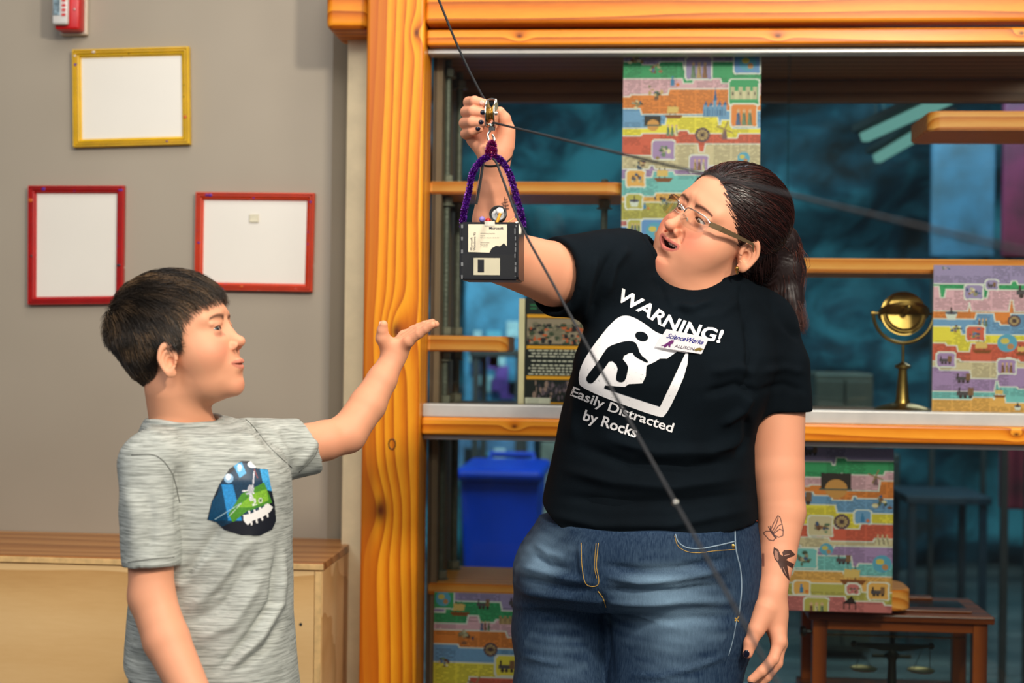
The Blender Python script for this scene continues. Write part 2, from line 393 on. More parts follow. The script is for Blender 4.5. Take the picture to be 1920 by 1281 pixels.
box(bm, (xs, 3.34, zb + .002), (x0 - .003, 3.53, 2.28), 0.018, 4)
tag(obj_c('timber_beam', bm, M['beam'], smooth=True), 'short rounded beam end jutting left over the grey wall', 'beam')
bm = NB(); box(bm, (x1 + .001, 3.31, xz(1300, 42, 3.31)[1]), (XR, 3.47, 2.32), 0.008, 3)
tag(obj_c('timber_beam', bm, M['beam']), 'thick varnished beam across the very top right of the post', 'beam')
def rail(name, y0, y1, Yf, dep, mat, label, bev=.006, xl=None):
    bm = NB(); z0, z1 = xz(1300, y1, Yf)[1], xz(1300, y0, Yf)[1]
    box(bm, ((x1 + .001) if xl is None else xl, Yf, z0), (XR, Yf + dep, z1), bev, 3); return obj_c(name, bm, mat, CASE)
CASE = empty('display_case', (0.4, 3.5, 0.0), 'glass fronted display case with fir rails, rounded shelves and threaded rods', 'display case')
rail('top_rail', 53, 83, 3.33, .06, M['rail'], '')
rail('middle_rail', 791, 824, 3.33, .07, M['rail'], '')
rail('track', 90, 99, 3.36, .05, M['alu'], '', .001)
rail('track', 766, 790, 3.345, .06, M['alu'], '', .002)
rail('track', 825, 833, 3.36, .05, M['alu'], '', .001)
CX1 = x1 + .012
zA, zB = xz(1300, 100, 3.4)[1], xz(1300, 768, 3.4)[1]; zC = xz(1300, 832, 3.4)[1]
for (a, b, z0, z1) in [(CX1, xz(1476, 640, 3.39)[0], zB, zA), (xz(1470, 640, 3.4)[0], XR, zB, zA), (CX1, XR, 0.45, zC)]:
    obj_c('glass_pane', box(NB(), (a, 3.385 if a == CX1 else 3.397, z0 + .001), (b, 3.391 if a == CX1 else 3.403, z1)), M['glass'], CASE)
obj_c('glass_pane', box(NB(), (CX1 + .02, 3.795, 0.46), (XR, 3.801, zA - .02)), M['glass'], CASE)
obj_c('side_panel', box(NB(), (CX1 - .01, 3.445, 0.02), (CX1 + .014, 3.79, 2.28), .002), M['smoky'], CASE)
obj_c('top_panel', box(NB(), (CX1 + .015, 3.41, zA + .004), (XR, 3.79, zA + .03), .002), M['casetop'], CASE)
obj_c('back_rail', box(NB(), (CX1 + .015, 3.755, zA - .055), (XR, 3.79, zA + .002), .002), M['casetop'], CASE)
obj_c('deck', box(NB(), (CX1 + .015, 3.41, zB - .02), (XR, 3.79, zB - .004), .002), M['casetop'], CASE)
obj_c('base_deck', box(NB(), (CX1 + .015, 3.35, .40), (XR, 3.80, .45), .004), M['rail'], CASE)
obj_c('plinth', box(NB(), (CX1 + .015, 3.38, 0), (XR, 3.78, .40), .004), M['casetop'], CASE)

def shelf(x0, x1, y0, y1, Yf, dep, rl=0.0, rr=0.05, mat='shelf'):
    """rounded board; rl, rr: corner radii at the front left and right"""
    xa, xb = xz(x0, (y0 + y1) / 2, Yf)[0], xz(x1, (y0 + y1) / 2, Yf)[0]
    z0, z1 = xz((x0 + x1) / 2, y1, Yf)[1], xz((x0 + x1) / 2, y0, Yf)[1]
    p = []
    for cx, s, r in ((xa, 1, rl), (xb, -1, rr)):
        if r <= 0: q = [(cx, Yf + dep), (cx, Yf)] if s == 1 else [(cx, Yf), (cx, Yf + dep)]
        else:
            q = [(cx + s * r - s * r * math.cos(t), Yf + r - r * math.sin(t)) for t in np.linspace(0, math.pi / 2, 9)]
            b = [(cx + s * r - s * r * math.cos(t), Yf + dep - r + r * math.sin(t)) for t in np.linspace(math.pi / 2, 0, 9)]
            q = (b + q) if s == 1 else (q[::-1] + b[::-1])
        p += q
    bm = NB(); prism(bm, [(a, b, z0) for a, b in p], (0, 0, z1 - z0))
    bmesh.ops.recalc_face_normals(bm, faces=bm.faces)
    es = [e for e in bm.edges if abs(e.verts[0].co.z - e.verts[1].co.z) < 1e-5]
    bmesh.ops.bevel(bm, geom=es, offset=.003, segments=2, affect='EDGES')
    return obj_c('shelf', bm, M[mat], CASE), z0, z1
def rodset(px, Y, zlo, zhi, nuts):
    x = xz(px, 640, Y)[0]
    n = 60; bm = NB(); k = int((zhi - zlo) / .006)
    tube(bm, [(x, Y, zlo + (zhi - zlo) * i / k) for i in range(k + 1)], [.0088 if i % 2 else .0084 for i in range(k + 1)], 10)
    r = obj_c('threaded_rod', bm, M['rod'], CASE)
    for z in nuts:
        b = NB(); lathe(b, [(.0145, -.010), (.0165, -.008), (.0165, .008), (.0145, .010)], (x, Y, z), seg=6); lathe(b, [(.020, -.0125), (.020, -.0102)], (x, Y, z), seg=20)
        obj_c('nut', b, M['nut'], r)
YS = 3.44
_, a0, a1 = shelf(806, 1185, 341, 364, YS, .26, 0, .06)
_, b0, b1 = shelf(800, 952, 630, 659, YS, .24, 0, .03)
_, c0, c1 = shelf(803, 1075, 1097, 1119, YS, .27, 0, .03)
_, d0, d1 = shelf(1470, 2050, 486, 513, YS, .26, .03, 0)
_, e0, e1 = shelf(1742, 2050, 208, 244, YS, .24, .03, 0)
_, f0, f1 = shelf(1330, 1712, 1103, 1142, 3.46, .16, .04, .05)
ztop = zA + .004
rodset(834, 3.50, zB - .004, ztop, [ztop - .03, a1 + .012, a0 - .012, b1 + .012, b0 - .012, zB + .010])
rodset(856, 3.66, zB - .004, ztop, [ztop - .03, a1 + .012, a0 - .012, b1 + .012, b0 - .012, zB + .010])
rodset(832, 3.50, .45, zB - .02, [zC + .01, c1 + .012, c0 - .012]); rodset(856, 3.66, .45, zB - .02, [zC + .01, c1 + .012, c0 - .012])
rodset(1130, 3.56, a0 - .30, a1 + .02, [a0 - .012])
# coax and cables on the case top; the violet strip is painted purple light
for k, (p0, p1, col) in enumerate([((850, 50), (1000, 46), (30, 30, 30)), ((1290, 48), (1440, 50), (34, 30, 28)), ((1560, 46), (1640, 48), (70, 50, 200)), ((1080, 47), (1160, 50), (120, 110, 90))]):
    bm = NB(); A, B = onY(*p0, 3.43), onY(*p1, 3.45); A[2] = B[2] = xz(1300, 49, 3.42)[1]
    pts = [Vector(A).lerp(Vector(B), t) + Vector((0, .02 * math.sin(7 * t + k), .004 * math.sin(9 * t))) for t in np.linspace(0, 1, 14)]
    tube(bm, pts, .004, 8); tag(obj_c('cable', bm, plain('cable_%d' % k, col, .5), smooth=True), ['black cable lying on the case top near the post', 'dark cable on the case top above the tall colourful chart', 'violet strip on the case top coloured as a glimpse of purple light', 'beige cable on the case top in the middle'][k], 'cable')
# ------------------------------------------------------------------ picture frames on the grey wall
def moulding(name, quad, w, mat, parent, Y, sheet_mat, extra=None):
    """quad: outer corners (tl, tr, br, bl) on the wall; four mitred sticks of ridged moulding"""
    c = sum((Vector(q) for q in quad), Vector()) / 4
    prof = [(0, 0), (0, .014), (.10, .018), (.22, .018), (.28, .009), (.36, .018), (.50, .018), (.56, .008), (.64, .016), (.78, .015), (.86, .007), (1.0, .006), (1.0, 0)]
    n = len(quad)
    for i in range(4):
        a, b = Vector(quad[i]), Vector(quad[(i + 1) % 4])
        def inset(p, pv, nx):
            u = (pv - p).normalized(); v = (nx - p).normalized(); s = abs(u.cross(v).length)
            return (u + v) * (w / s)
        ia = inset(a, Vector(quad[i - 1]), b); ib = inset(b, a, Vector(quad[(i + 2) % 4]))
        bm = NB(); r0 = [bm.verts.new(a + ia * t + Vector((0, -h, 0))) for t, h in prof]; r1 = [bm.verts.new(b + ib * t + Vector((0, -h, 0))) for t, h in prof]
        for k in range(len(prof) - 1): bm.faces.new((r0[k], r0[k + 1], r1[k + 1], r1[k]))
        bm.faces.new(r0[::-1]); bm.faces.new(r1)
        obj_c('moulding', bm, mat, parent)
    q = [Vector(quad[i]) + ((Vector(quad[i - 1]) - Vector(quad[i])).normalized() + (Vector(quad[(i + 1) % 4]) - Vector(quad[i])).normalized()) * (w * .9) for i in range(4)]
    bm = NB(); prism(bm, [p + Vector((0, -.006, 0)) for p in q], (0, .004, 0)); obj_c('sheet', bm, sheet_mat, parent)
def framem(name, c, specks, dens):
    n = NT(name); v = n.noise(n.coord(), 14, 3)
    base = n.ramp(v, [(.3, tuple(x * .88 for x in c)), (.7, c)])
    s = n.noise(n.coord(loc=(3, 1, 2)), 62, 2, .6); base = n.mix(n.ramp(s, [(dens, (0, 0, 0)), (dens + .02, (255, 255, 255))]), base, specks[0])
    s = n.noise(n.coord(loc=(8, 4, 1)), 48, 2, .6); base = n.mix(n.ramp(s, [(dens + .02, (0, 0, 0)), (dens + .04, (255, 255, 255))]), base, specks[1])
    n.base(base).set(Roughness=.38); return n.m
fy = framem('yellow_frame_paint', (232, 186, 24), ((40, 34, 28), (214, 120, 20)), .72)
fr = framem('red_frame_paint', (186, 20, 18), ((90, 40, 160), (230, 200, 190)), .74)
fo = framem('orange_red_frame_paint', (214, 62, 20), ((80, 50, 190), (236, 190, 180)), .72)
YW = 3.548
for quad, w, m, lab in [
    (((139, 95), (357, 89), (359, 272), (141, 278)), 16, fy, 'yellow paint-spotted picture frame holding a blank white sheet'),
    (((57, 349), (236, 349), (233, 570), (56, 572)), 15, fr, 'upright deep red picture frame with blank sheet behind the boy\'s head'),
    (((370, 361), (592, 363), (587, 548), (367, 544)), 15, fo, 'wide orange-red picture frame with a scrap of tape on its sheet')]:
    q = [Vector(onY(*p, YW)) for p in quad]; c = sum(q, Vector()) / 4
    e = empty('picture_frame', c, lab, 'picture frame', 'paint spattered picture frames on the grey wall')
    moulding('f', q, w * 3.6 / FPX, m, e, YW, M['white'])
    for k in range(5):                                             # blobs of dried paint on the moulding
        i = rnd.randrange(4); t = rnd.random(); p = q[i].lerp(q[(i + 1) % 4], t) + (c - q[i].lerp(q[(i + 1) % 4], t)).normalized() * .011
        bm = NB(); bmesh.ops.create_icosphere(bm, subdivisions=2, radius=1, matrix=Matrix.Translation(p + Vector((0, -.018, 0))) @ Matrix.Diagonal((rnd.uniform(.002, .008), .0012, rnd.uniform(.002, .005), 1)))
        obj_c('paint_spot', bm, plain('spot', rnd.choice([(30, 30, 40), (230, 220, 210), (80, 40, 150), (200, 90, 20)]), .4), e, smooth=True)
    if 'tape' in lab:
        a = onY(478, 410, YW); bm = NB(); box(bm, (a[0] - .012, YW - .0105, a[2] - .010), (a[0] + .012, YW - .0065, a[2] + .010), .001); obj_c('tape_scrap', bm, plain('tape', (214, 208, 182), .35), e)
# ------------------------------------------------------------------ red and white fire alarm box, top left
a = onY(116, 68, YW); b = onY(168, -40, YW)
e = empty('alarm_box', ((a[0] + b[0]) / 2, 3.53, a[2]), 'small red and white alarm box high on the grey wall above the yellow frame', 'alarm')
obj_c('back_plate', box(NB(), (a[0], 3.532, a[2]), (b[0], 3.549, b[2]), .004), plain('plate_cream', (206, 190, 170), .5, var=.1), e)
obj_c('red_housing', box(NB(), (a[0] + .004, 3.49, a[2] + .005), (b[0] - .004, 3.532, b[2]), .006, 3), plain('alarm_red', (196, 16, 20), .3, var=.05), e, smooth=True)
obj_c('white_cover', box(NB(), (a[0] + .004, 3.472, a[2] + .014), (a[0] + .044, 3.49, b[2]), .006, 3), plain('alarm_white', (206, 204, 200), .3, var=.05), e, smooth=True)
obj_c('window', box(NB(), (a[0] + .008, 3.470, a[2] + .036), (a[0] + .026, 3.4725, b[2]), .001), plain('alarm_window', (120, 140, 150), .2, var=.4, scale=90), e)
for k in range(5):
    z = a[2] + .034 + k * .012; obj_c('red_letter', box(NB(), (a[0] + .030, 3.4705, z), (a[0] + .040, 3.4718, z + .007)), plain('letter_red', (200, 60, 60), .4), e)
obj_c('screw', lathe(NB(), [(.0028, 0), (.0028, .002), (.001, .003)], (a[0] + .056, 3.49, a[2] + .055), (0, -1, 0), 12), M['chrome'], e)

# ------------------------------------------------------------------ plywood bench
e = empty('plywood_bench', (-0.9, 3.3, 0), 'big birch plywood bench box with worn darker top behind the boy', 'bench')
A = onY(606, 1056, 3.16); zt = A[2]; XB = A[0]
obj_c('top_panel', box(NB(), (-2.6, 3.16, zt - .019), (XB, 3.548, zt), .002), M['plytop'], e)
obj_c('front_panel', box(NB(), (-2.6, 3.162, 0.0), (XB - .02, 3.18, zt - .0195), .001), M['ply'], e)
obj_c('end_panel', box(NB(), (XB - .0195, 3.162, 0.0), (XB - .001, 3.545, zt - .0195), .001), M['ply'], e)
obj_c('edge_strip', box(NB(), (-2.6, 3.157, zt - .016), (XB + .001, 3.1618, zt - .003), .001), M['plyedge'], e)
obj_c('edge_strip', box(NB(), (XB - .018, 3.158, 0), (XB - .003, 3.1618, zt - .0195), .001), M['plyedge'], e)
for x, z in ((XB - .05, zt - .14), (XB - .06, zt - .5), (-1.0, zt - .1)):
    obj_c('screw', lathe(NB(), [(.0035, 0), (.0035, .001), (.001, .0012)], (x, 3.1618, z), (0, -1, 0), 10), M['dark'], e)

# ------------------------------------------------------------------ timeline charts (coloured bands printed on boards)
BANDS = [(166, 146, 188), (66, 164, 106), (236, 180, 192), (240, 138, 64), (122, 164, 208), (250, 226, 76), (224, 102, 78), (222, 200, 162), (178, 142, 190), (130, 198, 198), (242, 178, 94), (196, 182, 92), (212, 120, 118), (110, 154, 212)]
def disc(A, cx, cy, rx, ry, c, a=1.0):
    h, w = A.shape[:2]; x0, x1, y0, y1 = int(max(0, cx - rx - 1)), int(min(w, cx + rx + 2)), int(max(0, cy - ry - 1)), int(min(h, cy + ry + 2))
    if x1 <= x0 or y1 <= y0: return
    yy, xx = np.mgrid[y0:y1, x0:x1]; m = ((xx - cx) / rx) ** 2 + ((yy - cy) / ry) ** 2 <= 1
    S_ = A[y0:y1, x0:x1]; S_[m] = S_[m] * (1 - a) + np.array(c, float) * a
def rect(A, x0, y0, x1, y1, c, a=1.0):
    S_ = A[int(max(0, y0)):int(max(0, y1)), int(max(0, x0)):int(max(0, x1))]; S_[...] = S_ * (1 - a) + np.array(c, float) * a
def poly(A, pts, c, a=1.0):
    h, w = A.shape[:2]; p = np.array(pts, float); x0, x1 = int(max(0, p[:, 0].min())), int(min(w, p[:, 0].max() + 2)); y0, y1 = int(max(0, p[:, 1].min())), int(min(h, p[:, 1].max() + 2))
    if x1 <= x0 or y1 <= y0: return
    yy, xx = np.mgrid[y0:y1, x0:x1]; m = np.zeros(xx.shape, bool); n = len(p)
    for i in range(n):
        (xa, ya), (xb, yb) = p[i], p[(i + 1) % n]
        if ya == yb: continue
        m ^= ((ya > yy) != (yb > yy)) & (xx < (xb - xa) * (yy - ya) / (yb - ya) + xa)
    S_ = A[y0:y1, x0:x1]; S_[m] = S_[m] * (1 - a) + np.array(c, float) * a
def line(A, x0, y0, x1, y1, w, c):
    d = np.array([x1 - x0, y1 - y0], float); L = max(np.hypot(*d), 1e-6); nx, ny = -d[1] / L * w / 2, d[0] / L * w / 2
    poly(A, [(x0 + nx, y0 + ny), (x1 + nx, y1 + ny), (x1 - nx, y1 - ny), (x0 - nx, y0 - ny)], c)
def vignette(A, kind, x, y, s, r):
    """little drawings in the bands of a chart"""
    ink = np.array([70, 52, 48]); pc = [(196, 160, 110), (150, 100, 70), (90, 110, 150), (226, 210, 170), (120, 140, 110)]
    c = np.array(pc[r.integers(5)])
    if kind == 'castle':
        rect(A, x - s, y - s * .1, x + s, y + s * .7, c)
        for k in (-1, -.3, .4, 1): rect(A, x + k * s - s * .2, y - s * .5, x + k * s + s * .18, y + s * .7, c * .9); rect(A, x + k * s - s * .05, y, x + k * s + s * .05, y + s * .3, ink)
    elif kind == 'cathedral':
        b = (96, 140, 186); rect(A, x - s, y + s * .1, x + s, y + s, b)
        for k, hgt in ((-.8, .3), (-.35, .2), (0, 1.6), (.4, .3), (.85, .3)):
            rect(A, x + k * s - s * .14, y - hgt * s * .3, x + k * s + s * .14, y + s, (120, 160, 200)); poly(A, [(x + k * s - s * .16, y - hgt * s * .3), (x + k * s, y - hgt * s * .9 - s * .2), (x + k * s + s * .16, y - hgt * s * .3)], (60, 100, 150))
        for k in np.arange(-.9, 1, .22): line(A, x + k * s, y + s * .3, x + k * s, y + s * .8, 1.2, (50, 70, 110))
    elif kind == 'ship':
        poly(A, [(x - s, y + s * .3), (x + s, y + s * .3), (x + s * .7, y + s * .7), (x - s * .7, y + s * .7)], (140, 80, 40))
        for k in (-.4, .15): line(A, x + k * s, y - s * .8, x + k * s, y + s * .3, 1.5, ink); poly(A, [(x + k * s - s * .25, y - s * .6), (x + k * s + s * .35, y - s * .5), (x + k * s + s * .3, y + s * .1), (x + k * s - s * .3, y + s * .15)], (232, 190, 110))
    elif kind == 'mill':
        poly(A, [(x - s * .3, y + s), (x - s * .15, y - s * .2), (x + s * .2, y - s * .2), (x + s * .35, y + s)], (130, 96, 100))
        for t in (.4, 2.0, 3.55, 5.1): line(A, x, y - s * .2, x + s * 1.1 * math.cos(t), y - s * .2 + s * 1.1 * math.sin(t), 2.6, (160, 130, 90))
    elif kind == 'wheel':
        disc(A, x, y, s, s, (110, 84, 90)); disc(A, x, y, s * .7, s * .7, (212, 176, 120))
        for k in range(6): t = k * math.pi / 6; line(A, x - s * math.cos(t), y - s * math.sin(t), x + s * math.cos(t), y + s * math.sin(t), 1.5, (80, 56, 60))
    elif kind == 'bowl':
        poly(A, [(x - s * .8, y - s * .2), (x + s * .8, y - s * .2), (x + s * .5, y + s * .8), (x - s * .5, y + s * .8)], (226, 226, 216)); disc(A, x, y - s * .2, s * .8, s * .25, (90, 90, 110)); line(A, x, y - s, x, y, 2.5, ink)
    elif kind == 'globe':
        disc(A, x, y, s * .9, s * .9, (98, 170, 200)); disc(A, x - s * .2, y - s * .2, s * .4, s * .3, (222, 196, 90)); disc(A, x + s * .3, y + s * .35, s * .3, s * .3, (200, 140, 90))
    elif kind == 'people':
        for k in (-.6, 0, .6):
            cc = pc[r.integers(5)]; poly(A, [(x + k * s - s * .25, y + s), (x + k * s - s * .15, y - s * .3), (x + k * s + s * .15, y - s * .3), (x + k * s + s * .25, y + s)], cc); disc(A, x + k * s, y - s * .5, s * .16, s * .2, (226, 180, 140)); line(A, x + k * s, y - s * .2, x + k * s + s * .2, y + s * .8, 1.2, ink)
    elif kind == 'engine':
        rect(A, x - s, y - s * .1, x + s * .5, y + s * .4, (90, 80, 84)); rect(A, x + s * .3, y - s * .6, x + s * .9, y + s * .4, (140, 100, 70)); rect(A, x - s * .8, y - s * .6, x - s * .6, y, ink)
        for k in (-.6, -.1, .5): disc(A, x + k * s, y + s * .5, s * .22, s * .22, ink)
    elif kind == 'bridge':
        rect(A, x - s, y - s * .5, x + s, y + s * .6, (60, 50, 44)); disc(A, x, y + s * .6, s * .75, s * .7, (222, 156, 84)); rect(A, x - s * 1.1, y + s * .6, x + s * 1.1, y + s * .75, (90, 100, 90))
    elif kind == 'bottle':
        rect(A, x - s * .3, y - s * .1, x + s * .3, y + s * .9, (70, 130, 180)); rect(A, x - s * .12, y - s * .7, x + s * .12, y, (70, 130, 180)); disc(A, x + s * .8, y + s * .6, s * .3, s * .3, (226, 120, 60))
    elif kind == 'piano':
        rect(A, x - s * .8, y, x + s * .8, y + s * .25, ink * .6); poly(A, [(x - s * .7, y), (x + s * .2, y - s * .9), (x + s * .7, y)], ink * .7)
        for k in (-.7, 0, .7): line(A, x + k * s, y + s * .2, x + k * s, y + s, 2, ink * .6)
    else:
        for _ in range(12):
            disc(A, x + r.normal() * s * .45, y + r.normal() * s * .35, s * r.uniform(.12, .34), s * r.uniform(.1, .3), np.array(pc[r.integers(5)]) * r.uniform(.6, 1.15))
def chart(W_, H_, seed, nb, items, first=0, maroon=False):
    r = np.random.default_rng(seed); A = np.zeros((H_, W_, 3)); lab = np.zeros((H_, W_), int)
    bh = H_ / nb; yy, xx = np.mgrid[0:H_, 0:W_]
    for i in range(1, nb):
        nseg = r.integers(4, 7); cuts = np.sort(r.uniform(.05, .95, nseg)); offs = r.choice([-.42, -.18, 0, .16, .42], nseg + 1)
        off = offs[np.searchsorted(cuts, xx[0] / W_)]
        k = np.ones(3) / 3; off = np.convolve(np.pad(off, 1, 'edge'), k, 'valid') * 1.0
        lab += (yy > (i * bh + off[None, :] * bh)).astype(int)
    for i in range(nb):
        c = np.array(BANDS[(i + first) % len(BANDS)], float); A[lab == i] = c
    # printed text: short dark dashes in columns, a little paler ground behind them
    words = (r.random((H_ // 3 + 1, W_ // 4 + 1)) > .22); col = (xx // 4, yy // 3); patch = r.random((H_ // 22 + 1, W_ // 34 + 1)) > .22
    t = words[yy // 3, xx // 4] & (yy % 3 == 1) & patch[yy // 22, xx // 34] & (xx % 34 > 2)
    A[t] *= .60
    A *= 1 + r.normal(0, .025, (H_, W_, 1))
    # white outlines round every band
    e = np.zeros((H_, W_), bool)
    for dy, dx in ((0, 1), (1, 0), (1, 1), (0, 2), (2, 0), (2, 2), (1, 2), (2, 1)):
        m = lab[dy:, dx:] != lab[:H_ - dy, :W_ - dx]; e[:H_ - dy, :W_ - dx] |= m
    A[e] = (236, 232, 222)
    for kind, fx, fy, s in items:
        x, y, q = fx * W_, fy * H_, s * W_
        if kind not in ('cathedral', 'ship', 'mill') and r.random() < .38:
            c = np.array(BANDS[(int(y / bh) + r.integers(2) * 2 - 1 + first) % len(BANDS)], float); a, b = q * 1.3, q * 1.15
            for g, cc in ((2.4, (236, 232, 222)), (0, c)):
                rect(A, x - a - g + 4, y - b - g, x + a + g - 4, y + b + g, cc); rect(A, x - a - g, y - b - g + 4, x + a + g, y + b + g - 4, cc)
                for sx in (-1, 1):
                    for sy in (-1, 1): disc(A, x + sx * (a + g - 4), y + sy * (b + g - 4), 4, 4, cc)
        vignette(A, kind, x, y, q, r)
    if maroon: A *= .93
    return np.clip(A, 0, 255)
def paint_board(name, quadx, Y, art, label, cat='poster', group=None, thick=.004, parent_name='board', border=None):
    """quadx = x0, z0, x1, z1 on plane Y (world); art: H x W x 3 picture of coloured cells"""
    xa, za, xb, zb = quadx; H_, W_ = art.shape[:2]
    e = empty(name, ((xa + xb) / 2, Y, za), label, cat, group)
    obj_c('board', box(NB(), (xa, Y, za), (xb, Y + thick, zb), .0006), plain('board_core', (222, 216, 204), .5, var=.03), e)
    gx = np.linspace(xa, xb, W_ + 1); gz = np.linspace(zb, za, H_ + 1)
    X, Z = np.meshgrid(gx, gz); V = np.stack([X.ravel(), np.full(X.size, Y - .0005), Z.ravel()], 1)
    I = np.arange((W_ + 1) * (H_ + 1)).reshape(H_ + 1, W_ + 1)
    Fq = np.stack([I[1:, :-1], I[1:, 1:], I[:-1, 1:], I[:-1, :-1]], -1).reshape(-1, 4)
    me = mesh_np('print', V, Fq, smooth=False)
    a = me.color_attributes.new('Col', 'BYTE_COLOR', 'CORNER'); c = np.ones((len(Fq), 4, 4), np.float32); c[:, :, :3] = linv(art).reshape(-1, 1, 3)
    a.data.foreach_set('color', c.ravel())
    return e, link('print', me, M['print'], e)
M['print'] = attr_mat('printed_colours', .42)
def bx4(x0, y0, x1, y1, Y):
    xm, ym = (x0 + x1) / 2, (y0 + y1) / 2
    return (xz(x0, ym, Y)[0], xz(xm, y1, Y)[1], xz(x1, ym, Y)[0], xz(xm, y0, Y)[1])
GR = 'colourful banded history charts in the display case'
art = chart(260, 372, 3, 14, [('globe', .90, .045, .07), ('fig', .09, .03, .05), ('people', .55, .075, .07), ('fig', .23, .08, .06), ('bottle', .36, .14, .045), ('castle', .88, .20, .08), ('fig', .23, .20, .06), ('cathedral', .67, .27, .085),
     ('ship', .37, .30, .07), ('fig', .10, .26, .045), ('people', .88, .32, .07), ('bridge', .22, .345, .06), ('wheel', .58, .42, .055), ('mill', .74, .40, .06), ('people', .36, .39, .05), ('fig', .30, .50, .06),
     ('people', .56, .57, .05), ('globe', .88, .54, .05), ('fig', .12, .57, .06), ('ship', .30, .63, .07), ('fig', .10, .65, .05), ('bowl', .09, .77, .045), ('bottle', .17, .79, .03), ('fig', .30, .77, .05), ('people', .10, .90, .04), ('globe', .24, .92, .07)])
P1, _ = paint_board('history_chart', bx4(1167, 101, 1425, 462, 3.425), 3.425, art, 'tall colourful banded chart behind the woman\'s head', group=GR)
art = chart(200, 300, 9, 11, [('fig', .10, .02, .03), ('fig', .36, .18, .06), ('engine', .52, .13, .04), ('engine', .84, .17, .10), ('bowl', .16, .33, .07), ('people', .44, .38, .05), ('wheel', .72, .37, .06), ('fig', .20, .43, .05),
     ('fig', .38, .46, .06), ('globe', .66, .52, .10), ('ship', .44, .55, .09), ('ship', .80, .57, .07), ('engine', .12, .64, .06), ('people', .66, .68, .06), ('engine', .28, .76, .07), ('engine', .30, .86, .08), ('ship', .60, .86, .06), ('bowl', .76, .95, .04)])
paint_board('history_chart', bx4(1749, 498, 1960, 776, 3.415), 3.415, art, 'colourful banded chart standing right of the brass gyroscope', group=GR)
art = chart(250, 300, 21, 13, [('engine', .45, .02, .05), ('bridge', .62, .20, .10), ('mill', .88, .18, .05), ('wheel', .66, .45, .055), ('engine', .40, .31, .07), ('fig', .92, .33, .06), ('bottle', .80, .42, .04), ('fig', .52, .48, .06), ('people', .93, .55, .05),
     ('globe', .56, .62, .05), ('fig', .42, .68, .06), ('engine', .68, .68, .05), ('globe', .93, .70, .07), ('ship', .74, .78, .09), ('bottle', .40, .86, .04), ('fig', .74, .86, .03), ('engine', .91, .87, .05), ('piano', .72, .94, .055), ('people', .50, .98, .06)], maroon=True)
paint_board('history_chart', bx4(1392, 839, 1674, 1146, 3.43), 3.43, art, 'colourful banded chart with a bridge and ship hanging behind the woman\'s lowered arm', group=GR)
art = chart(220, 180, 31, 8, [('globe', .06, .05, .06), ('engine', .35, .09, .05), ('ship', .18, .14, .07), ('engine', .58, .07, .05), ('castle', .52, .22, .05), ('fig', .68, .24, .06), ('people', .36, .27, .04), ('fig', .22, .37, .06), ('fig', .66, .40, .05),
     ('wheel', .40, .48, .05), ('fig', .08, .6, .05), ('engine', .52, .62, .06), ('people', .74, .6, .05), ('mill', .3, .8, .06)])
paint_board('history_chart', bx4(813, 1114, 1080, 1332, 3.415), 3.415, art, 'colourful banded chart below the lowest shelf beside the post', group=GR)
# black book advertisement board with pictures and lines of text
W_, H_ = 150, 250; A = np.full((H_, W_, 3), 22.0); A[..., 1] += 4; r = np.random.default_rng(2)
for y in (38, 112, 184, 246): rect(A, 4, y, 150, y + 8, (232, 160, 30))
rect(A, 4, 48, 150, 108, (150, 130, 110))
for k in range(160): disc(A, r.uniform(6, 148), r.uniform(60, 106), r.uniform(2, 7), r.uniform(2, 6), [(200, 90, 40), (60, 70, 50), (30, 26, 30), (120, 110, 90)][k % 4])
for k in range(90): disc(A, r.uniform(20, 148), r.uniform(200, 238), r.uniform(1, 4), r.uniform(3, 9), [(110, 90, 100), (60, 50, 60), (150, 120, 110)][k % 3])
for y in (122, 129, 136, 147, 157, 164, 171, 178):
    x = 8 + (6 if y % 2 else 0)
    while x < 145: w = r.integers(4, 14); rect(A, x, y, x + w, y + 3.4, (206, 198, 180)); x += w + 3
rect(A, 10, 14, 30, 18, (40, 110, 70)); rect(A, 10, 22, 24, 26, (40, 110, 70)); rect(A, 2, 236, 54, 250, (226, 220, 200))
for k in range(3): rect(A, 6, 239 + k * 4, 30, 240.6 + k * 4, (120, 120, 110))
e, _ = paint_board('advert_board', bx4(984, 560, 1120, 758, 3.44), 3.44, A, 'black advert board with pictures and orange bars behind the woman\'s right elbow')
q = bx4(972, 560, 983, 758, 3.43)
obj_c('cream_edge', box(NB(), (q[0], 3.43, q[1]), (q[2], 3.47, q[3]), .001), M['cream'], e)

# ------------------------------------------------------------------ brass gyroscope
c = onY(1694, 588, 3.58); zb = xz(1694, 772, 3.58)[1]; k = 3.58 / FPX
zb = zB - .0035; cx, cy, cz = c
e = empty('brass_gyroscope', (cx, cy, zb), 'brass gyroscope in nested rings on a tapered stand behind the glass', 'gyroscope')
obj_c('base', lathe(NB(), [(.066, 0), (.068, .004), (.060, .010), (.040, .016), (.020, .020)], (cx, cy, zb), seg=48), M['brass'], e, smooth=True)
obj_c('column', lathe(NB(), [(.019, .020), (.016, .03), (.0105, .100), (.011, .104), (.019, .107), (.019, .113), (.009, .118), (.0035, .122), (.0035, .168)], (cx, cy, zb), seg=32), M['brass'], e, smooth=True)
RY = (cz - (zb + .168))
yk = [(cx + RY * math.cos(t), cy, cz + RY * math.sin(t)) for t in np.linspace(math.pi * 1.01, math.pi * 1.99, 30)]
bm = NB(); tube(bm, yk, .005, 8, flat=.9); obj_c('yoke', bm, M['brass'], e, smooth=True)
for s in (-1, 1): obj_c('pivot_screw', lathe(NB(), [(.006, 0), (.006, .008), (.003, .010), (.003, .022)], (cx + s * (RY + .006), cy, cz), (-s, 0, 0), 16), M['brass'], e, smooth=True)
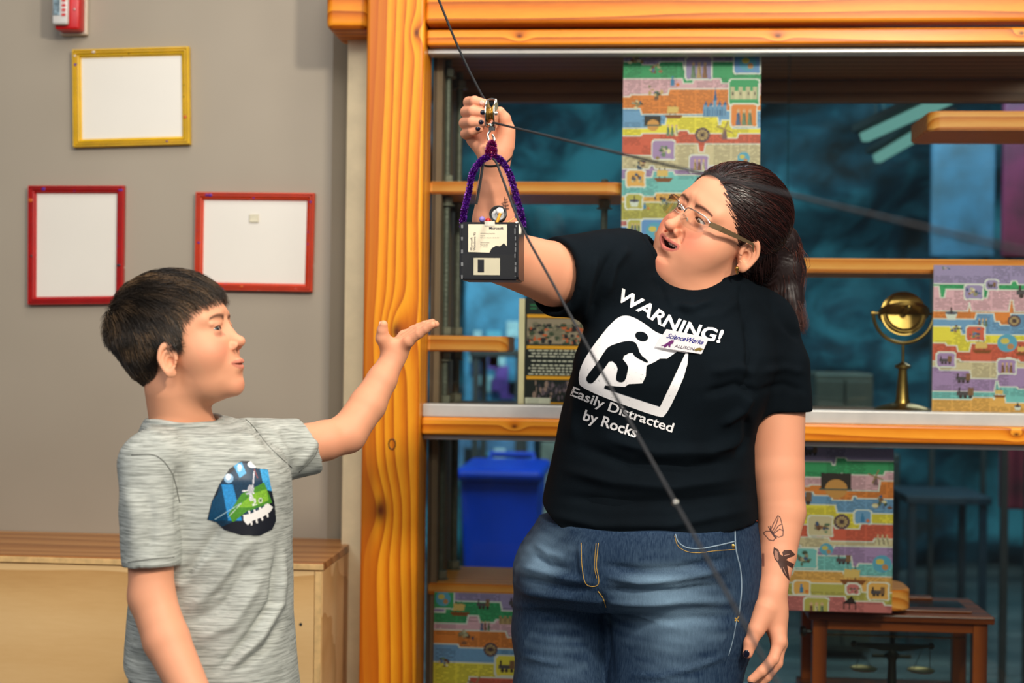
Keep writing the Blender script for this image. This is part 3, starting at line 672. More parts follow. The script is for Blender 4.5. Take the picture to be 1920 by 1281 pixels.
def ring(R, axis, w, t, up=(0, 0, 1)):
    bm = NB(); lathe(bm, [(R - t, -w / 2), (R, -w / 2), (R, w / 2), (R - t, w / 2), (R - t, -w / 2 + 1e-5)], (cx, cy, cz), axis, 56); return bm
obj_c('gimbal_ring', ring(.062, (0, .42, 1), .009, .006), M['brass'], e)
obj_c('gimbal_ring', ring(.055, (0, 1, -.15), .006, .004), M['brass'], e)
w = Vector((0.05, -1.0, .30)).normalized()
obj_c('rotor_disc', lathe(NB(), [(.002, -.006), (.040, -.004), (.046, -.008), (.050, -.008), (.050, .008), (.046, .008), (.040, .004), (.002, .006)], (cx, cy, cz), w, 56), M['brass'], e, smooth=True)
obj_c('axle', lathe(NB(), [(.005, -.05), (.005, .05), (.008, .052), (.002, .058)], (cx, cy, cz), w, 16), M['brass'], e, smooth=True)
# ------------------------------------------------------------------ antique balance in its glazed wooden cabinet
mah = wood('red_brown_mahogany', (60, 24, 8), (112, 52, 18), (146, 74, 28), 'X', 120, 1.6, .3, seed=9.0)
mahz = wood('mahogany_upright', (60, 24, 8), (112, 52, 18), (146, 74, 28), 'Z', 120, 1.6, .3, seed=9.0)
YB0, YB1 = 3.50, 3.74
xa, xb = xz(1524, 1200, YB0)[0], xz(1852, 1200, YB0)[0]; zt = xz(1690, 1152, YB0)[1]; z0 = .45
e = empty('balance_cabinet', ((xa + xb) / 2, 3.6, z0), 'antique mahogany balance cabinet with glass front at the lower right', 'balance')
bm = NB(); box(bm, (xa - .012, YB0 - .012, zt - .018), (xb + .014, YB1 + .01, zt), .004); obj_c('cornice', bm, mah, e)
bm = NB(); box(bm, (xa + .03, YB0 + .03, zt + .0005), (xb - .03, YB0 + .07, zt + .006), .002); obj_c('lid_frame', bm, mah, e)
bm = NB(); box(bm, (xa + .03, YB1 - .05, zt + .0005), (xb - .09, YB1 - .02, zt + .010), .002); obj_c('lid_frame', bm, mah, e)
obj_c('lid_glass', box(NB(), (xa + .03, YB0 + .071, zt + .0005), (xb - .03, YB1 - .051, zt + .004)), M['glass'], e)
for x0_, x1_ in ((xa, xa + .034), (xb - .034, xb)):
    for y in (YB0, YB1 - .03): obj_c('stile', box(NB(), (x0_, y, z0 + .04), (x1_, y + .03, zt - .018), .002), mahz, e)
for y in (YB0, YB1 - .03): obj_c('rail', box(NB(), (xa + .0345, y, zt - .042), (xb - .0345, y + .03, zt - .018), .002), mah, e)
obj_c('base', box(NB(), (xa - .01, YB0 - .01, z0), (xb + .01, YB1 + .01, z0 + .04), .004), mah, e)
obj_c('front_glass', box(NB(), (xa + .034, YB0 + .012, z0 + .04), (xb - .034, YB0 + .015, zt - .042)), M['glass'], e)
obj_c('knob', lathe(NB(), [(.005, 0), (.005, .012), (.012, .016), (.014, .022), (.010, .028), (.001, .030)], (xa, YB0 + .02, xz(1510, 1187, YB0)[1]), (-1, 0, 0), 20), M['black'], e, smooth=True)
bx_, bz_ = xz(1673, 1210, 3.60)
iron = plain('blackened_brass', (52, 46, 36), .4, .7)
obj_c('pillar', lathe(NB(), [(.02, z0 + .04 - bz_), (.012, z0 + .06 - bz_), (.010, -.04), (.018, -.022), (.010, -.016), (.006, .0), (.007, .028), (.002, .034)], (bx_, 3.60, bz_), seg=20), iron, e, smooth=True)
bm = NB(); prism(bm, [(bx_ - .088, 3.593, bz_ + .004), (bx_ - .088, 3.593, bz_ - .003), (bx_ - .02, 3.593, bz_ - .014), (bx_ + .02, 3.593, bz_ - .014), (bx_ + .088, 3.593, bz_ - .003), (bx_ + .088, 3.593, bz_ + .004)], (0, .010, 0)); obj_c('beam', bm, iron, e)
obj_c('arrest_bar', box(NB(), (bx_ - .048, 3.607, bz_ - .034), (bx_ + .048, 3.617, bz_ - .026), .001), iron, e)
for s in (-1, 1):
    obj_c('end_nut', lathe(NB(), [(.005, 0), (.008, .002), (.008, .01), (.003, .014)], (bx_ + s * .088, 3.598, bz_ + .001), (s, 0, 0), 14), iron, e, smooth=True)
    for d in (-.018, .022): obj_c('wire', cyl(NB(), (bx_ + s * (.082 + d * .4), 3.598, bz_ - .002), (bx_ + s * .07 + d, 3.598, z0 + .10), .0011, seg=6), iron, e)
    obj_c('pan', lathe(NB(), [(.03, 0), (.034, .004), (.033, .004), (.028, .0015)], (bx_ + s * .07, 3.598, z0 + .095), seg=28), M['brass'], e, smooth=True)
obj_c('rider_rod', cyl(NB(), (xa + .036, 3.58, bz_ + .026), (xb - .036, 3.58, bz_ + .026), .002, seg=8), M['brass'], e)
# ------------------------------------------------------------------ implicit modelling: distance functions -> one smooth surface
f32 = np.float32
def smin(a, b, k):
    if k <= 0: return np.minimum(a, b)
    h = np.maximum(k - np.abs(a - b), 0) / k
    return np.minimum(a, b) - h * h * k * 0.25
def smax(a, b, k): return -smin(-a, -b, k)
def ln(v): return np.sqrt(np.einsum('ij,ij->i', v, v))
def cone(p, a, b, ra, rb):
    """capsule from a to b whose radius runs from ra to rb"""
    a = np.asarray(a, f32); b = np.asarray(b, f32); ba = b - a; pa = p - a
    t = np.clip(pa @ ba / max(float(ba @ ba), 1e-12), 0, 1)
    return ln(pa - t[:, None] * ba) - (ra + (rb - ra) * t)
def ell(p, c, r, R=None):
    q = p - np.asarray(c, f32)
    if R is not None: q = q @ np.asarray(R, f32)
    r = np.asarray(r, f32); k0 = ln(q / r); k1 = ln(q / (r * r))
    return k0 * (k0 - 1.0) / np.maximum(k1, 1e-6)
def chain(p, pts, rad, k=0.0):
    d = None
    for i in range(len(pts) - 1):
        e = cone(p, pts[i], pts[i + 1], rad[i], rad[i + 1]); d = e if d is None else smin(d, e, k)
    return d
def column(p, zs, cx, cy, rx, ry, pw=2.3):
    """a body described by its level slices (superellipses)"""
    z = p[:, 2]; o = np.argsort(zs); zs = np.asarray(zs)[o]
    g = lambda a: np.interp(z, zs, np.asarray(a)[o]).astype(f32)
    X, Y, RX, RY = g(cx), g(cy), g(rx), g(ry)
    k = (np.abs((p[:, 0] - X) / RX) ** pw + np.abs((p[:, 1] - Y) / RY) ** pw) ** (1 / pw)
    d = (k - 1) * np.minimum(RX, RY)
    return np.maximum(d, np.maximum(z - zs[-1], zs[0] - z))
def surface(f, lo, hi, h, bs=8, slack=1.5, newton=2):
    """sparse surface nets: vertices, quads"""
    lo = np.asarray(lo, float); nb = np.ceil((np.asarray(hi) - lo) / (h * bs)).astype(int)
    B = np.stack(np.meshgrid(*[np.arange(n) for n in nb], indexing='ij'), -1).reshape(-1, 3)
    ctr = (lo + (B + .5) * bs * h).astype(f32)
    d = np.concatenate([f(c) for c in np.array_split(ctr, max(1, len(ctr) // 150000))])
    B = B[np.abs(d) < bs * h * .87 * slack]
    N = nb * bs + 2; off = np.stack(np.meshgrid(*[np.arange(bs + 1)] * 3, indexing='ij'), -1).reshape(-1, 3)
    ids, pos, edges = [], [], []
    cid = lambda c: (c[..., 0] * N[1] + c[..., 1]) * N[2] + c[..., 2]
    for Bb in np.array_split(B, max(1, len(B) // 350)):
        g = Bb[:, None, :] * bs + off[None]
        v = np.nan_to_num(f((lo + g.reshape(-1, 3) * h).astype(f32)), nan=1.0).reshape(len(Bb), bs + 1, bs + 1, bs + 1)
        acc = np.zeros((len(Bb), bs, bs, bs, 3)); cnt = np.zeros((len(Bb), bs, bs, bs)); s = slice(0, bs); t = slice(1, bs + 1)
        inn = v < 0
        for ax in range(3):
            o1, o2 = [a for a in range(3) if a != ax]
            for da in (0, 1):
                for db in (0, 1):
                    A = [slice(None)] + [None] * 3; C = list(A)
                    A[1 + ax] = s; C[1 + ax] = t; A[1 + o1] = C[1 + o1] = slice(da, bs + da); A[1 + o2] = C[1 + o2] = slice(db, bs + db)
                    va, vb = v[tuple(A)], v[tuple(C)]; cr = (va < 0) != (vb < 0)
                    w = np.where(cr, va / np.where(cr, va - vb, 1), 0)
                    acc[..., ax] += w; acc[..., o1] += cr * da; acc[..., o2] += cr * db; cnt += cr
            # owned edges: from corner (i,j,k) along ax
            A = [slice(None), s, s, s]; C = [slice(None), s, s, s]; C[1 + ax] = t
            ia, ib = inn[tuple(A)], inn[tuple(C)]; e = np.argwhere(ia != ib)
            if len(e):
                gc = Bb[e[:, 0]] * bs + e[:, 1:]; edges.append(np.concatenate([gc, np.full((len(e), 1), ax), ia[ia != ib][:, None].astype(int)], 1))
        m = np.argwhere(cnt > 0)
        if len(m):
            k = tuple(m.T); gc = Bb[m[:, 0]] * bs + m[:, 1:]; ids.append(cid(gc)); pos.append(lo + (gc + acc[k] / cnt[k][:, None]) * h)
    ids = np.concatenate(ids); pos = np.concatenate(pos); o = np.argsort(ids); ids, pos = ids[o], pos[o]
    E = np.concatenate(edges); quads = []
    for ax in range(3):
        e = E[E[:, 3] == ax]; o1, o2 = [(1, 2), (2, 0), (0, 1)][ax]
        q = []
        for da, db in ((0, 0), (-1, 0), (-1, -1), (0, -1)):
            c = e[:, :3].copy(); c[:, o1] += da; c[:, o2] += db; q.append(cid(c))
        q = np.stack(q, 1); q[e[:, 4] == 0] = q[e[:, 4] == 0][:, ::-1]
        ix = np.searchsorted(ids, q); ix = np.clip(ix, 0, len(ids) - 1); ok = (ids[ix] == q).all(1); quads.append(ix[ok])
    Q = np.concatenate(quads)
    pos = pos.astype(f32)
    for _ in range(newton):
        d = np.nan_to_num(f(pos)); g = np.nan_to_num(grad(f, pos, h * .5)); pos = pos - np.clip(d, -h * .6, h * .6)[:, None] * g
    used = np.zeros(len(pos), bool); used[Q.ravel()] = True; mp = np.cumsum(used) - 1
    return pos[used], mp[Q]
def grad(f, p, e):
    g = np.stack([f(p + np.eye(3, dtype=f32)[i] * f32(e)) - f(p - np.eye(3, dtype=f32)[i] * f32(e)) for i in range(3)], 1)
    return g / np.maximum(ln(g), 1e-9)[:, None]
def batched(f, n=120000):
    def g(p):
        if len(p) <= n: return f(p)
        return np.concatenate([f(c) for c in np.array_split(p, len(p) // n + 1)])
    return g
def smooth_mesh(V, Q, it=1, lam=.5):
    n = len(V)
    for _ in range(it):
        acc = np.zeros_like(V, dtype=float); cnt = np.zeros(n)
        for a in range(4):
            b = (a + 1) % 4
            for c in range(3): acc[:, c] += np.bincount(Q[:, a], V[Q[:, b], c], n) + np.bincount(Q[:, b], V[Q[:, a], c], n)
            cnt += np.bincount(Q[:, a], minlength=n) + np.bincount(Q[:, b], minlength=n)
        V = V * (1 - lam) + lam * acc / np.maximum(cnt, 1)[:, None]
    return V.astype(f32)
def vnormals(V, Q):
    n = np.cross(V[Q[:, 2]] - V[Q[:, 0]], V[Q[:, 3]] - V[Q[:, 1]]); N = np.zeros((len(V), 3))
    for a in range(4):
        for c in range(3): N[:, c] += np.bincount(Q[:, a], n[:, c], len(V))
    return N / np.maximum(np.linalg.norm(N, axis=1), 1e-12)[:, None]
def polydist(px, py, pts):
    """distance in photograph pixels from (px,py) to a polyline, and where along it (0..1)"""
    best = np.full(len(px), 1e9); tt = np.zeros(len(px)); n = len(pts) - 1
    for i in range(n):
        (x0, y0), (x1, y1) = pts[i], pts[i + 1]; dx, dy = x1 - x0, y1 - y0
        t = np.clip(((px - x0) * dx + (py - y0) * dy) / max(dx * dx + dy * dy, 1e-9), 0, 1)
        d = np.hypot(px - x0 - t * dx, py - y0 - t * dy); m = d < best; best[m] = d[m]; tt[m] = (i + t[m]) / n
    return best, tt
def folds(V, N, lst):
    """cloth creases: (polyline as it runs in the photograph, height in metres, half width in pixels)"""
    px, py, _ = project(V); fr = np.clip(-(N @ F_) * 3, 0, 1); D = np.zeros(len(V))
    for pts, amp, w in lst:
        d, t = polydist(px, py, pts); D += amp * np.exp(-(d / w) ** 2) * np.clip(np.minimum(t, 1 - t) * 5 + .1, 0, 1)
    return (V + N * (D * fr)[:, None]).astype(f32)
def vnoise(p, s, seed=0):
    """cheap smooth noise from a few rotated sines, about -1..1"""
    r = np.random.default_rng(seed); o = np.zeros(len(p))
    for k in range(5):
        w = r.normal(size=3); w /= np.linalg.norm(w); o += np.sin((p @ w) * s * (1 + .35 * k) + r.uniform(0, 6.3) + 1.2 * np.sin((p @ r.normal(size=3)) * s * .6 + r.uniform(0, 6)))
    return o / 3.2
def rot_axes(right, fwd_hint):
    r = np.array(right, float); r /= np.linalg.norm(r); f = np.array(fwd_hint, float); f -= r * (f @ r); f /= np.linalg.norm(f)
    return np.stack([r, f, np.cross(r, f)], 1)          # columns: right, forward, up
def head_frame(fwd, up):
    f = np.array(fwd, float); f /= np.linalg.norm(f); u = np.array(up, float); u -= f * (u @ f); u /= np.linalg.norm(u)
    return np.stack([np.cross(f, u), f, u], 1)

def face_sdf(p, plump=0.0, mouth=0.0, child=0.0, smile=0.0, earz=-.010, ears=1.0, eary=-.016, mw=1.0, eo=1.0, pout=1.0, mz=0.0):
    """a head in its own axes (x = its right, y = forward, z = up), metres, adult size"""
    x = np.abs(p[:, 0]); q = np.stack([x, p[:, 1], p[:, 2]], 1).astype(f32)
    E = lambda c, r, R=None: ell(q, c, r, R); Cn = lambda a, b, ra, rb: cone(q, a, b, ra, rb)
    d = E((0, -.016, .036), (.074, .094, .080))
    d = smin(d, E((0, .026, .010), (.064, .062, .078)), .03)
    d = smin(d, E((0, .030, -.045), (.056 + .008 * plump, .050, .062)), .03)
    d = smin(d, E((0, .034, -.080), (.040 + .012 * plump, .044, .030 + .004 * plump)), .028)
    d = smin(d, E((0, .070, -.098), (.018, .013, .015)), .022)
    d = smin(d, E((.038, .048, -.034), (.026 + .006 * plump, .030 + .004 * plump, .028)), .022)          # cheek
    if plump > .5:
        d = smin(d, E((.030, .052, -.062), (.028, .028, .030)), .03)
        d = smin(d, E((0, .022, -.104), (.052, .052, .022)), .03)
        d = smin(d, E((0, .000, -.120), (.056, .056, .026)), .035)
    d = smin(d, Cn((.008, .080, .026), (.046, .066, .022), .007, .007), .018)                           # brow ridge
    d = smax(d, -E((.031, .094, .001), (.019, .016, .013)), .014)                                       # socket
    d = smax(d, -E((.008, .100, .012), (.006, .010, .012)), .016)
    # nose
    L = .92 if child else 1.0
    d = smin(d, Cn((0, .080, .008), (0, .1005 - .006 * child, -.026 * L), .0068, .0092), .012)
    d = smin(d, E((0, .1065 - .007 * child, -.030 * L), (.0104, .0100, .0092)), .006)
    d = smin(d, E((.0122, .0930 - .004 * child, -.036 * L), (.0066, .0092, .0064)), .004)
    d = smax(d, -E((.0068, .1005 - .005 * child, -.0435 * L), (.0034, .0050, .0040)), .003)
    d = smax(d, -E((.0185, .094, -.034 * L), (.003, .007, .007)), .004)
    # mouth mass and lips
    d = smin(d, E((0, .068, -.062), (.028, .022, .022)), .016)
    d = smax(d, -E((0, .0985, -.050), (.0035, .006, .008)), .005)
    zl = -.060 + mz; op = mouth * .008; cz = zl - .001
    qm = q * np.array((1 / mw, 1, 1), f32); qm[:, 2] -= np.minimum(smile * .0042 * (qm[:, 0] / .0225) ** 2, .006); Cn = lambda a, b, ra, rb: cone(qm, a, b, ra * pout, rb)
    if plump > .5: d = smax(d, -cone(q, (.0200, .0880, -.036), (.0385, .0700, -.070), .0026, .0030), .009)
    up = smin(Cn((.004, .0905, zl + .0035 + op * .3), (.023, .078, cz), .0050, .0018), Cn((0, .0905, zl + .0028 + op * .3), (.006, .0905, zl + .0042 + op * .3), .0045, .0048), .003)
    lo_ = Cn((0, .0895, zl - .0058 - op), (.021, .0775, cz - .001), .0062, .0016)
    d = smin(d, smin(up, lo_, .0015), .005)
    gap = ell(qm, (0, .088, zl - .0004 - op * .35), (.019 + .002 * mouth, .014, .0011 + mouth * .0062))
    d = smax(d, -gap, .0016)
    d = smax(d, -E((0, .0925, zl - .019 - op), (.016, .006, .004)), .010)
    # eyelids
    ex, ey, ez = .0310, .0700, .0010
    Cn = lambda a, b, ra, rb: cone(q, a, b, ra, rb)
    dx, dy, dz = q[:, 0] - ex, q[:, 1] - ey, q[:, 2] - ez
    r = np.sqrt(dx * dx + dy * dy + dz * dz)
    d = smin(d, r - .0142, .006)
    d = smin(d, Cn((ex - .012, ey + .0115, ez + .0105), (ex + .015, ey + .006, ez + .009), .0030, .0032), .006)
    u = np.clip(1 - (dx / .0128) ** 2, 0, 1)
    open_ = np.maximum(dz - (.0052 * eo * u ** .7 - .0004), -(.0036 * eo * u ** .7) - dz); open_ = np.maximum(open_, np.abs(dx) - .0128); open_ = np.maximum(open_, ey + .001 - q[:, 1])
    cut = np.maximum(open_, .0112 - r)
    d = smax(d, -cut, .0008)
    # ears
    a = math.radians(24); Re = np.array([[math.cos(a), math.sin(a), 0], [-math.sin(a), math.cos(a), 0], [0, 0, 1]], f32).T
    t2 = math.radians(-12); Rt = np.array([[1, 0, 0], [0, math.cos(t2), -math.sin(t2)], [0, math.sin(t2), math.cos(t2)]], f32)
    c = np.array((.0765, eary, earz), f32); e = (q - c) @ Re @ Rt / f32(ears)
    ax_, ay, az = e[:, 0], e[:, 1], e[:, 2]
    w = np.where(az > 0, .0175, .0175 + az * .22); rr = np.sqrt((ay / w) ** 2 + (az / .0305) ** 2)
    plate = np.maximum((rr - 1) * .016, np.abs(ax_ + .001 - .10 * ay) - .0026)
    rim_d = np.sqrt(((rr - .86) * .016) ** 2 + (ax_ - .0035) ** 2) - .0036
    rim_d = np.where((ay > .008) & (az < -.004) & (az > -.014), rim_d + .003, rim_d)
    anti = np.sqrt(((np.sqrt(((ay - .002) / (w * .60)) ** 2 + ((az + .004) / .0175) ** 2) - 1) * .010) ** 2 + (ax_ - .0025) ** 2) - .0022
    anti = np.where(ay > .006, anti + .004, anti)
    trag = ell(e, (.0012, .0125, -.007), (.0045, .0042, .0060)); lobe = ell(e, (.001, .006, -.0265), (.0042, .0085, .0085))
    ear = smin(smin(smin(plate, rim_d, .003), smin(anti, trag, .002), .002), lobe, .005)
    ear = smin(ear, ell(e, (-.008, .006, -.002), (.009, .010, .022)), .006)
    ear = smax(ear, -ell(e, (.0038, .0050, -.006), (.0072, .0068, .0100)), .003)
    return smin(d, ear * ears, .004)
def skin_cols(q, base, lip, brow, blush, br_lo=.0165, mouth=0.0, lash=True, smile=0.0, mw=1.0, eo=1.0, bw=1.0, mz=0.0):
    """skin colours by place on the face, shade painted into mouth gap and nostrils (q in head axes)"""
    x = np.abs(q[:, 0]); y, z = q[:, 1], q[:, 2]; C = np.tile(linv(base), (len(q), 1))
    def mixin(m, c): m = np.clip(m, 0, 1)[:, None]; C[:] = C * (1 - m) + linv(c) * m
    ft = (y > .045)
    mixin(.45 * np.exp(-((x - .042) / .022) ** 2 - ((z + .034) / .022) ** 2) * ft, blush)
    mixin(.18 * np.exp(-(x / .012) ** 2 - ((z + .034) / .014) ** 2) * (y > .09), blush)
    mixin(.35 * np.exp(-(x / .02) ** 2 - ((z + .1) / .014) ** 2) * ft, blush)
    op = mouth * .008; xm = x / mw
    zc = -.0605 + mz + smile * .0042 * (xm / .0225) ** 2; hh = .0085 * np.clip(1 - (xm / .0245) ** 2, 0, 1) ** .6 + op * .4
    m = (np.abs(z - (zc - op * .35)) < hh) & (y > .068) & (xm < .0245)
    mixin(m * .8, lip)
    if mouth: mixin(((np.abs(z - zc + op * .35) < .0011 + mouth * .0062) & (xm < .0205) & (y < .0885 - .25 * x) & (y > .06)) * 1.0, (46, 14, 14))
    if not mouth: mixin(.75 * np.exp(-((z - zc) / .0011) ** 2) * (y > .068) * (xm < .0225), (112, 58, 48))  # shade between the closed lips painted as a dark line
    t = (x - .010) / .040; zc = br_lo + .0028 + .0050 * np.sin(np.clip(t, 0, 1) * 2.7) - .0022 * t; wd = .0043 * bw * (1 - .55 * np.clip(t, 0, 1))
    mixin(np.clip(1.25 - np.abs(z - zc) / wd, 0, 1) * ((t > 0) & (t < 1) & ft) * .95, brow)
    ex, ez = .0310, .0010; dx, dz = x - ex, z - ez; u = np.clip(1 - (dx / .0134) ** 2, 0, 1)
    if lash: mixin(np.exp(-((dz - .0050 * eo * u ** .7) / .0016) ** 2) * (u > 0) * (y > .06) * .9, (30, 20, 18)); mixin(.35 * np.exp(-((dz + .0040 * eo * u ** .7) / .001) ** 2) * (u > 0) * (y > .06), (80, 40, 36))
    mixin(.45 * np.exp(-((dz + .010) / .004) ** 2) * (np.abs(dx) < .014) * (y > .05), (150, 96, 84))
    mixin(.45 * np.exp(-((x - .0068) / .0034) ** 2 - ((z + .0435) / .003) ** 2) * (y > .085), (90, 36, 28))  # shade of the nostril hollows painted into the skin
    return C
def eyeball(name, parent, wpos, gaze, r, iris):
    bm = NB(); bmesh.ops.create_uvsphere(bm, u_segments=40, v_segments=60, radius=r)
    Mx = Vector((0, 0, 1)).rotation_difference(Vector(gaze)).to_matrix().to_4x4(); bm.transform(Matrix.Translation(Vector(wpos)) @ Mx)
    g = Vector(gaze).normalized(); cl = bm.loops.layers.float_color.new('Col')
    for f in bm.faces:
        f.smooth = True
        for l in f.loops:
            a = (l.vert.co - Vector(wpos)).normalized().angle(g)
            c = (10, 8, 8) if a < .19 else iris if a < .46 else tuple(v * .5 for v in iris) if a < .52 else (196, 184, 176)
            l[cl] = (*lin(c), 1)
    me = bpy.data.meshes.new(name); bm.to_mesh(me); bm.free(); return link(name, me, M['eye'], parent)
M['eye'] = attr_mat('eye_surface', .08, spec=.6)
def skin_mat(name):
    n = NT(name); a = n.n('ShaderNodeAttribute', attribute_name='Col'); v = n.noise(n.coord(), 70, 3)
    c = n.mix(n.math('MULTIPLY', v, .30), a.outputs[0], (214, 120, 92), 'MIX'); n.base(n.mix(.75, c, a.outputs[0]))
    n.set(Roughness=.54, Specular_IOR_Level=.3, Subsurface_Weight=.05, Subsurface_Scale=.006, Subsurface_Radius=(1.0, .35, .2)); n.bump(n.noise(n.coord(), 900, 2), .05); return n.m
M['skin'] = skin_mat('skin')
M['nail'] = plain('navy_nail_varnish', (14, 16, 34), .12, var=.05)
def nail(parent, pos, nrm, along, w, l, mat):
    bm = NB(); bmesh.ops.create_uvsphere(bm, u_segments=14, v_segments=10, radius=1.0)
    n = Vector(nrm).normalized(); a = Vector(along); a = (a - n * a.dot(n)).normalized(); s = n.cross(a)
    Mx = Matrix((s, a, n)).transposed().to_4x4() @ Matrix.Diagonal((w, l, .0015, 1)); bm.transform(Matrix.Translation(Vector(pos)) @ Mx)
    return obj('fingernail', bm, mat, parent, smooth=True, auto=0)
def strands(paths, radius, taper=True, sides=3):
    """paths (n, k, 3) -> thin tapered tubes as arrays"""
    P_ = np.asarray(paths, float); n, k, _ = P_.shape
    T = np.gradient(P_, axis=1); T /= np.maximum(np.linalg.norm(T, axis=2, keepdims=True), 1e-9)
    A = np.cross(T, np.array([.31, .52, .80])); A /= np.maximum(np.linalg.norm(A, axis=2, keepdims=True), 1e-9); Bn = np.cross(T, A)
    rr = np.asarray(radius).reshape(-1, 1) * (np.linspace(1, .25, k)[None] if taper else np.ones((1, k)))
    V = np.stack([P_ + (A * math.cos(a) + Bn * math.sin(a)) * rr[..., None] for a in [2 * math.pi * i / sides for i in range(sides)]], 2)   # n,k,s,3
    I = np.arange(n * k * sides).reshape(n, k, sides); J = np.roll(I, -1, axis=2)
    Q = np.stack([I[:, :-1], J[:, :-1], J[:, 1:], I[:, 1:]], -1).reshape(-1, 4)
    return V.reshape(-1, 3), Q
def join_np(parts):
    V, Q, C, o = [], [], [], 0
    for v, q, c in parts: V.append(v); Q.append(q + o); C.append(np.broadcast_to(c, (len(v), 3))); o += len(v)
    return np.concatenate(V), np.concatenate(Q), np.concatenate(C)
def hit(f, px, py, d0=1.6, d1=4.2, n=90):
    """where the view rays through those places of the photograph meet the surface f (fixed afterwards in the scene)"""
    px, py = np.asarray(px, float), np.asarray(py, float)
    Rr = F_ + R_ * ((px - CX0) / FPX)[:, None] + U_ * (-(py - CY0) / FPX)[:, None]
    d = np.full(len(px), d0); 
    for _ in range(n): 
        v = f((CAM + Rr * d[:, None]).astype(f32)); d = np.minimum(d + np.maximum(v, -.01) * .8, d1)
    return CAM + Rr * d[:, None], d < d1 - 1e-3
# ------------------------------------------------------------------ flat print laid on cloth
def text2d(s, size=1.0, shear=0.0, bold=0.0):
    cu = bpy.data.curves.new('t', 'FONT'); cu.body = s; cu.size = size; cu.shear = shear; cu.offset = bold; cu.resolution_u = 3; cu.fill_mode = 'BOTH'
    o = bpy.data.objects.new('t', cu); COL.objects.link(o); dg = bpy.context.evaluated_depsgraph_get(); me = o.evaluated_get(dg).to_mesh()
    me.calc_loop_triangles(); V = np.array([v.co[:2] for v in me.vertices]).reshape(-1, 2); T = np.array([t.vertices[:] for t in me.loop_triangles]).reshape(-1, 3)
    o.evaluated_get(dg).to_mesh_clear(); bpy.data.objects.remove(o); bpy.data.curves.remove(cu)
    return V, T
def poly2d(pts):
    from mathutils.geometry import tessellate_polygon
    T = tessellate_polygon([[Vector((x, y, 0)) for x, y in pts]]); return np.array([(x, y) for x, y in pts]), np.array(T)
def round_poly(pts, n=2):
    p = np.array(pts, float)
    for _ in range(n): q = np.roll(p, -1, 0); p = np.stack([p * .75 + q * .25, p * .25 + q * .75], 1).reshape(-1, 2)
    return p
def decal(name, items, f, mat, parent, lift=.0010, maxlen=6.0, label=None):
    """items: (V in photograph places, T); dropped onto the surface f and lifted off it a little"""
    bm = NB()
    for V, T in items:
        vs = [bm.verts.new((x, y, 0)) for x, y in V]
        for t in T:
            try: bm.faces.new([vs[i] for i in t])
            except ValueError: pass
    for _ in range(5):
        es = [e for e in bm.edges if e.calc_length() > maxlen]
        if not es: break
        bmesh.ops.subdivide_edges(bm, edges=es, cuts=1); bmesh.ops.triangulate(bm, faces=[g for g in bm.faces if len(g.verts) > 3])
    bm.verts.index_update(); V2 = np.array([v.co[:2] for v in bm.verts])
    Pw, ok = hit(f, V2[:, 0], V2[:, 1])
    n = CAM - Pw; n /= np.linalg.norm(n, axis=1)[:, None]; Pw = Pw + n * lift
    for v, p in zip(bm.verts, Pw): v.co = p
    bmesh.ops.delete(bm, geom=[v for v, k in zip(bm.verts, ok) if not k], context='VERTS')
    me = bpy.data.meshes.new(name); bm.to_mesh(me); bm.free(); me.polygons.foreach_set('use_smooth', [True] * len(me.polygons))
    o = link(name, me, mat, parent)
    if label: o['label'] = label
    return o
def along(V, base, up_slant=0.0):
    """bend a line of text along a baseline given in the photograph: V x in 0..1 of its length, y in pixels up"""
    B = np.array(catmull(base, 10)); seg = np.r_[0, np.cumsum(np.hypot(*np.diff(B, axis=0).T))]; L = seg[-1]
    s = V[:, 0] * L; x = np.interp(s, seg, B[:, 0]); y = np.interp(s, seg, B[:, 1])
    x2 = np.interp(s + 2, seg, B[:, 0]); y2 = np.interp(s + 2, seg, B[:, 1]); x1 = np.interp(s - 2, seg, B[:, 0]); y1 = np.interp(s - 2, seg, B[:, 1])
    tx, ty = x2 - x1, y2 - y1; l = np.maximum(np.hypot(tx, ty), 1e-9); tx, ty = tx / l, ty / l
    return np.stack([x + (ty + up_slant * tx) * V[:, 1], y + (-tx + up_slant * ty) * V[:, 1]], 1)
def text_line(s, base, height, slant=0.0, bold=0.0, squeeze=True):
    V, T = text2d(s, 1.0, 0, bold); w = V[:, 0].max() - V[:, 0].min(); V = V.copy(); V[:, 0] = (V[:, 0] - V[:, 0].min()) / w; V[:, 1] *= height / .72
    return along(V, base, slant), T
def seam(name, pts, f, rad, mat, parent, lift=.0, n=8, dash=None):
    q = np.array(catmull(pts, n)); Pw, ok = hit(f, q[:, 0], q[:, 1]); nn = CAM - Pw; nn /= np.linalg.norm(nn, axis=1)[:, None]; Pw = (Pw + nn * lift)[ok]
    bm = NB(); tube(bm, [tuple(p) for p in Pw], rad, 6); return obj(name, bm, mat, parent, smooth=True, auto=0)
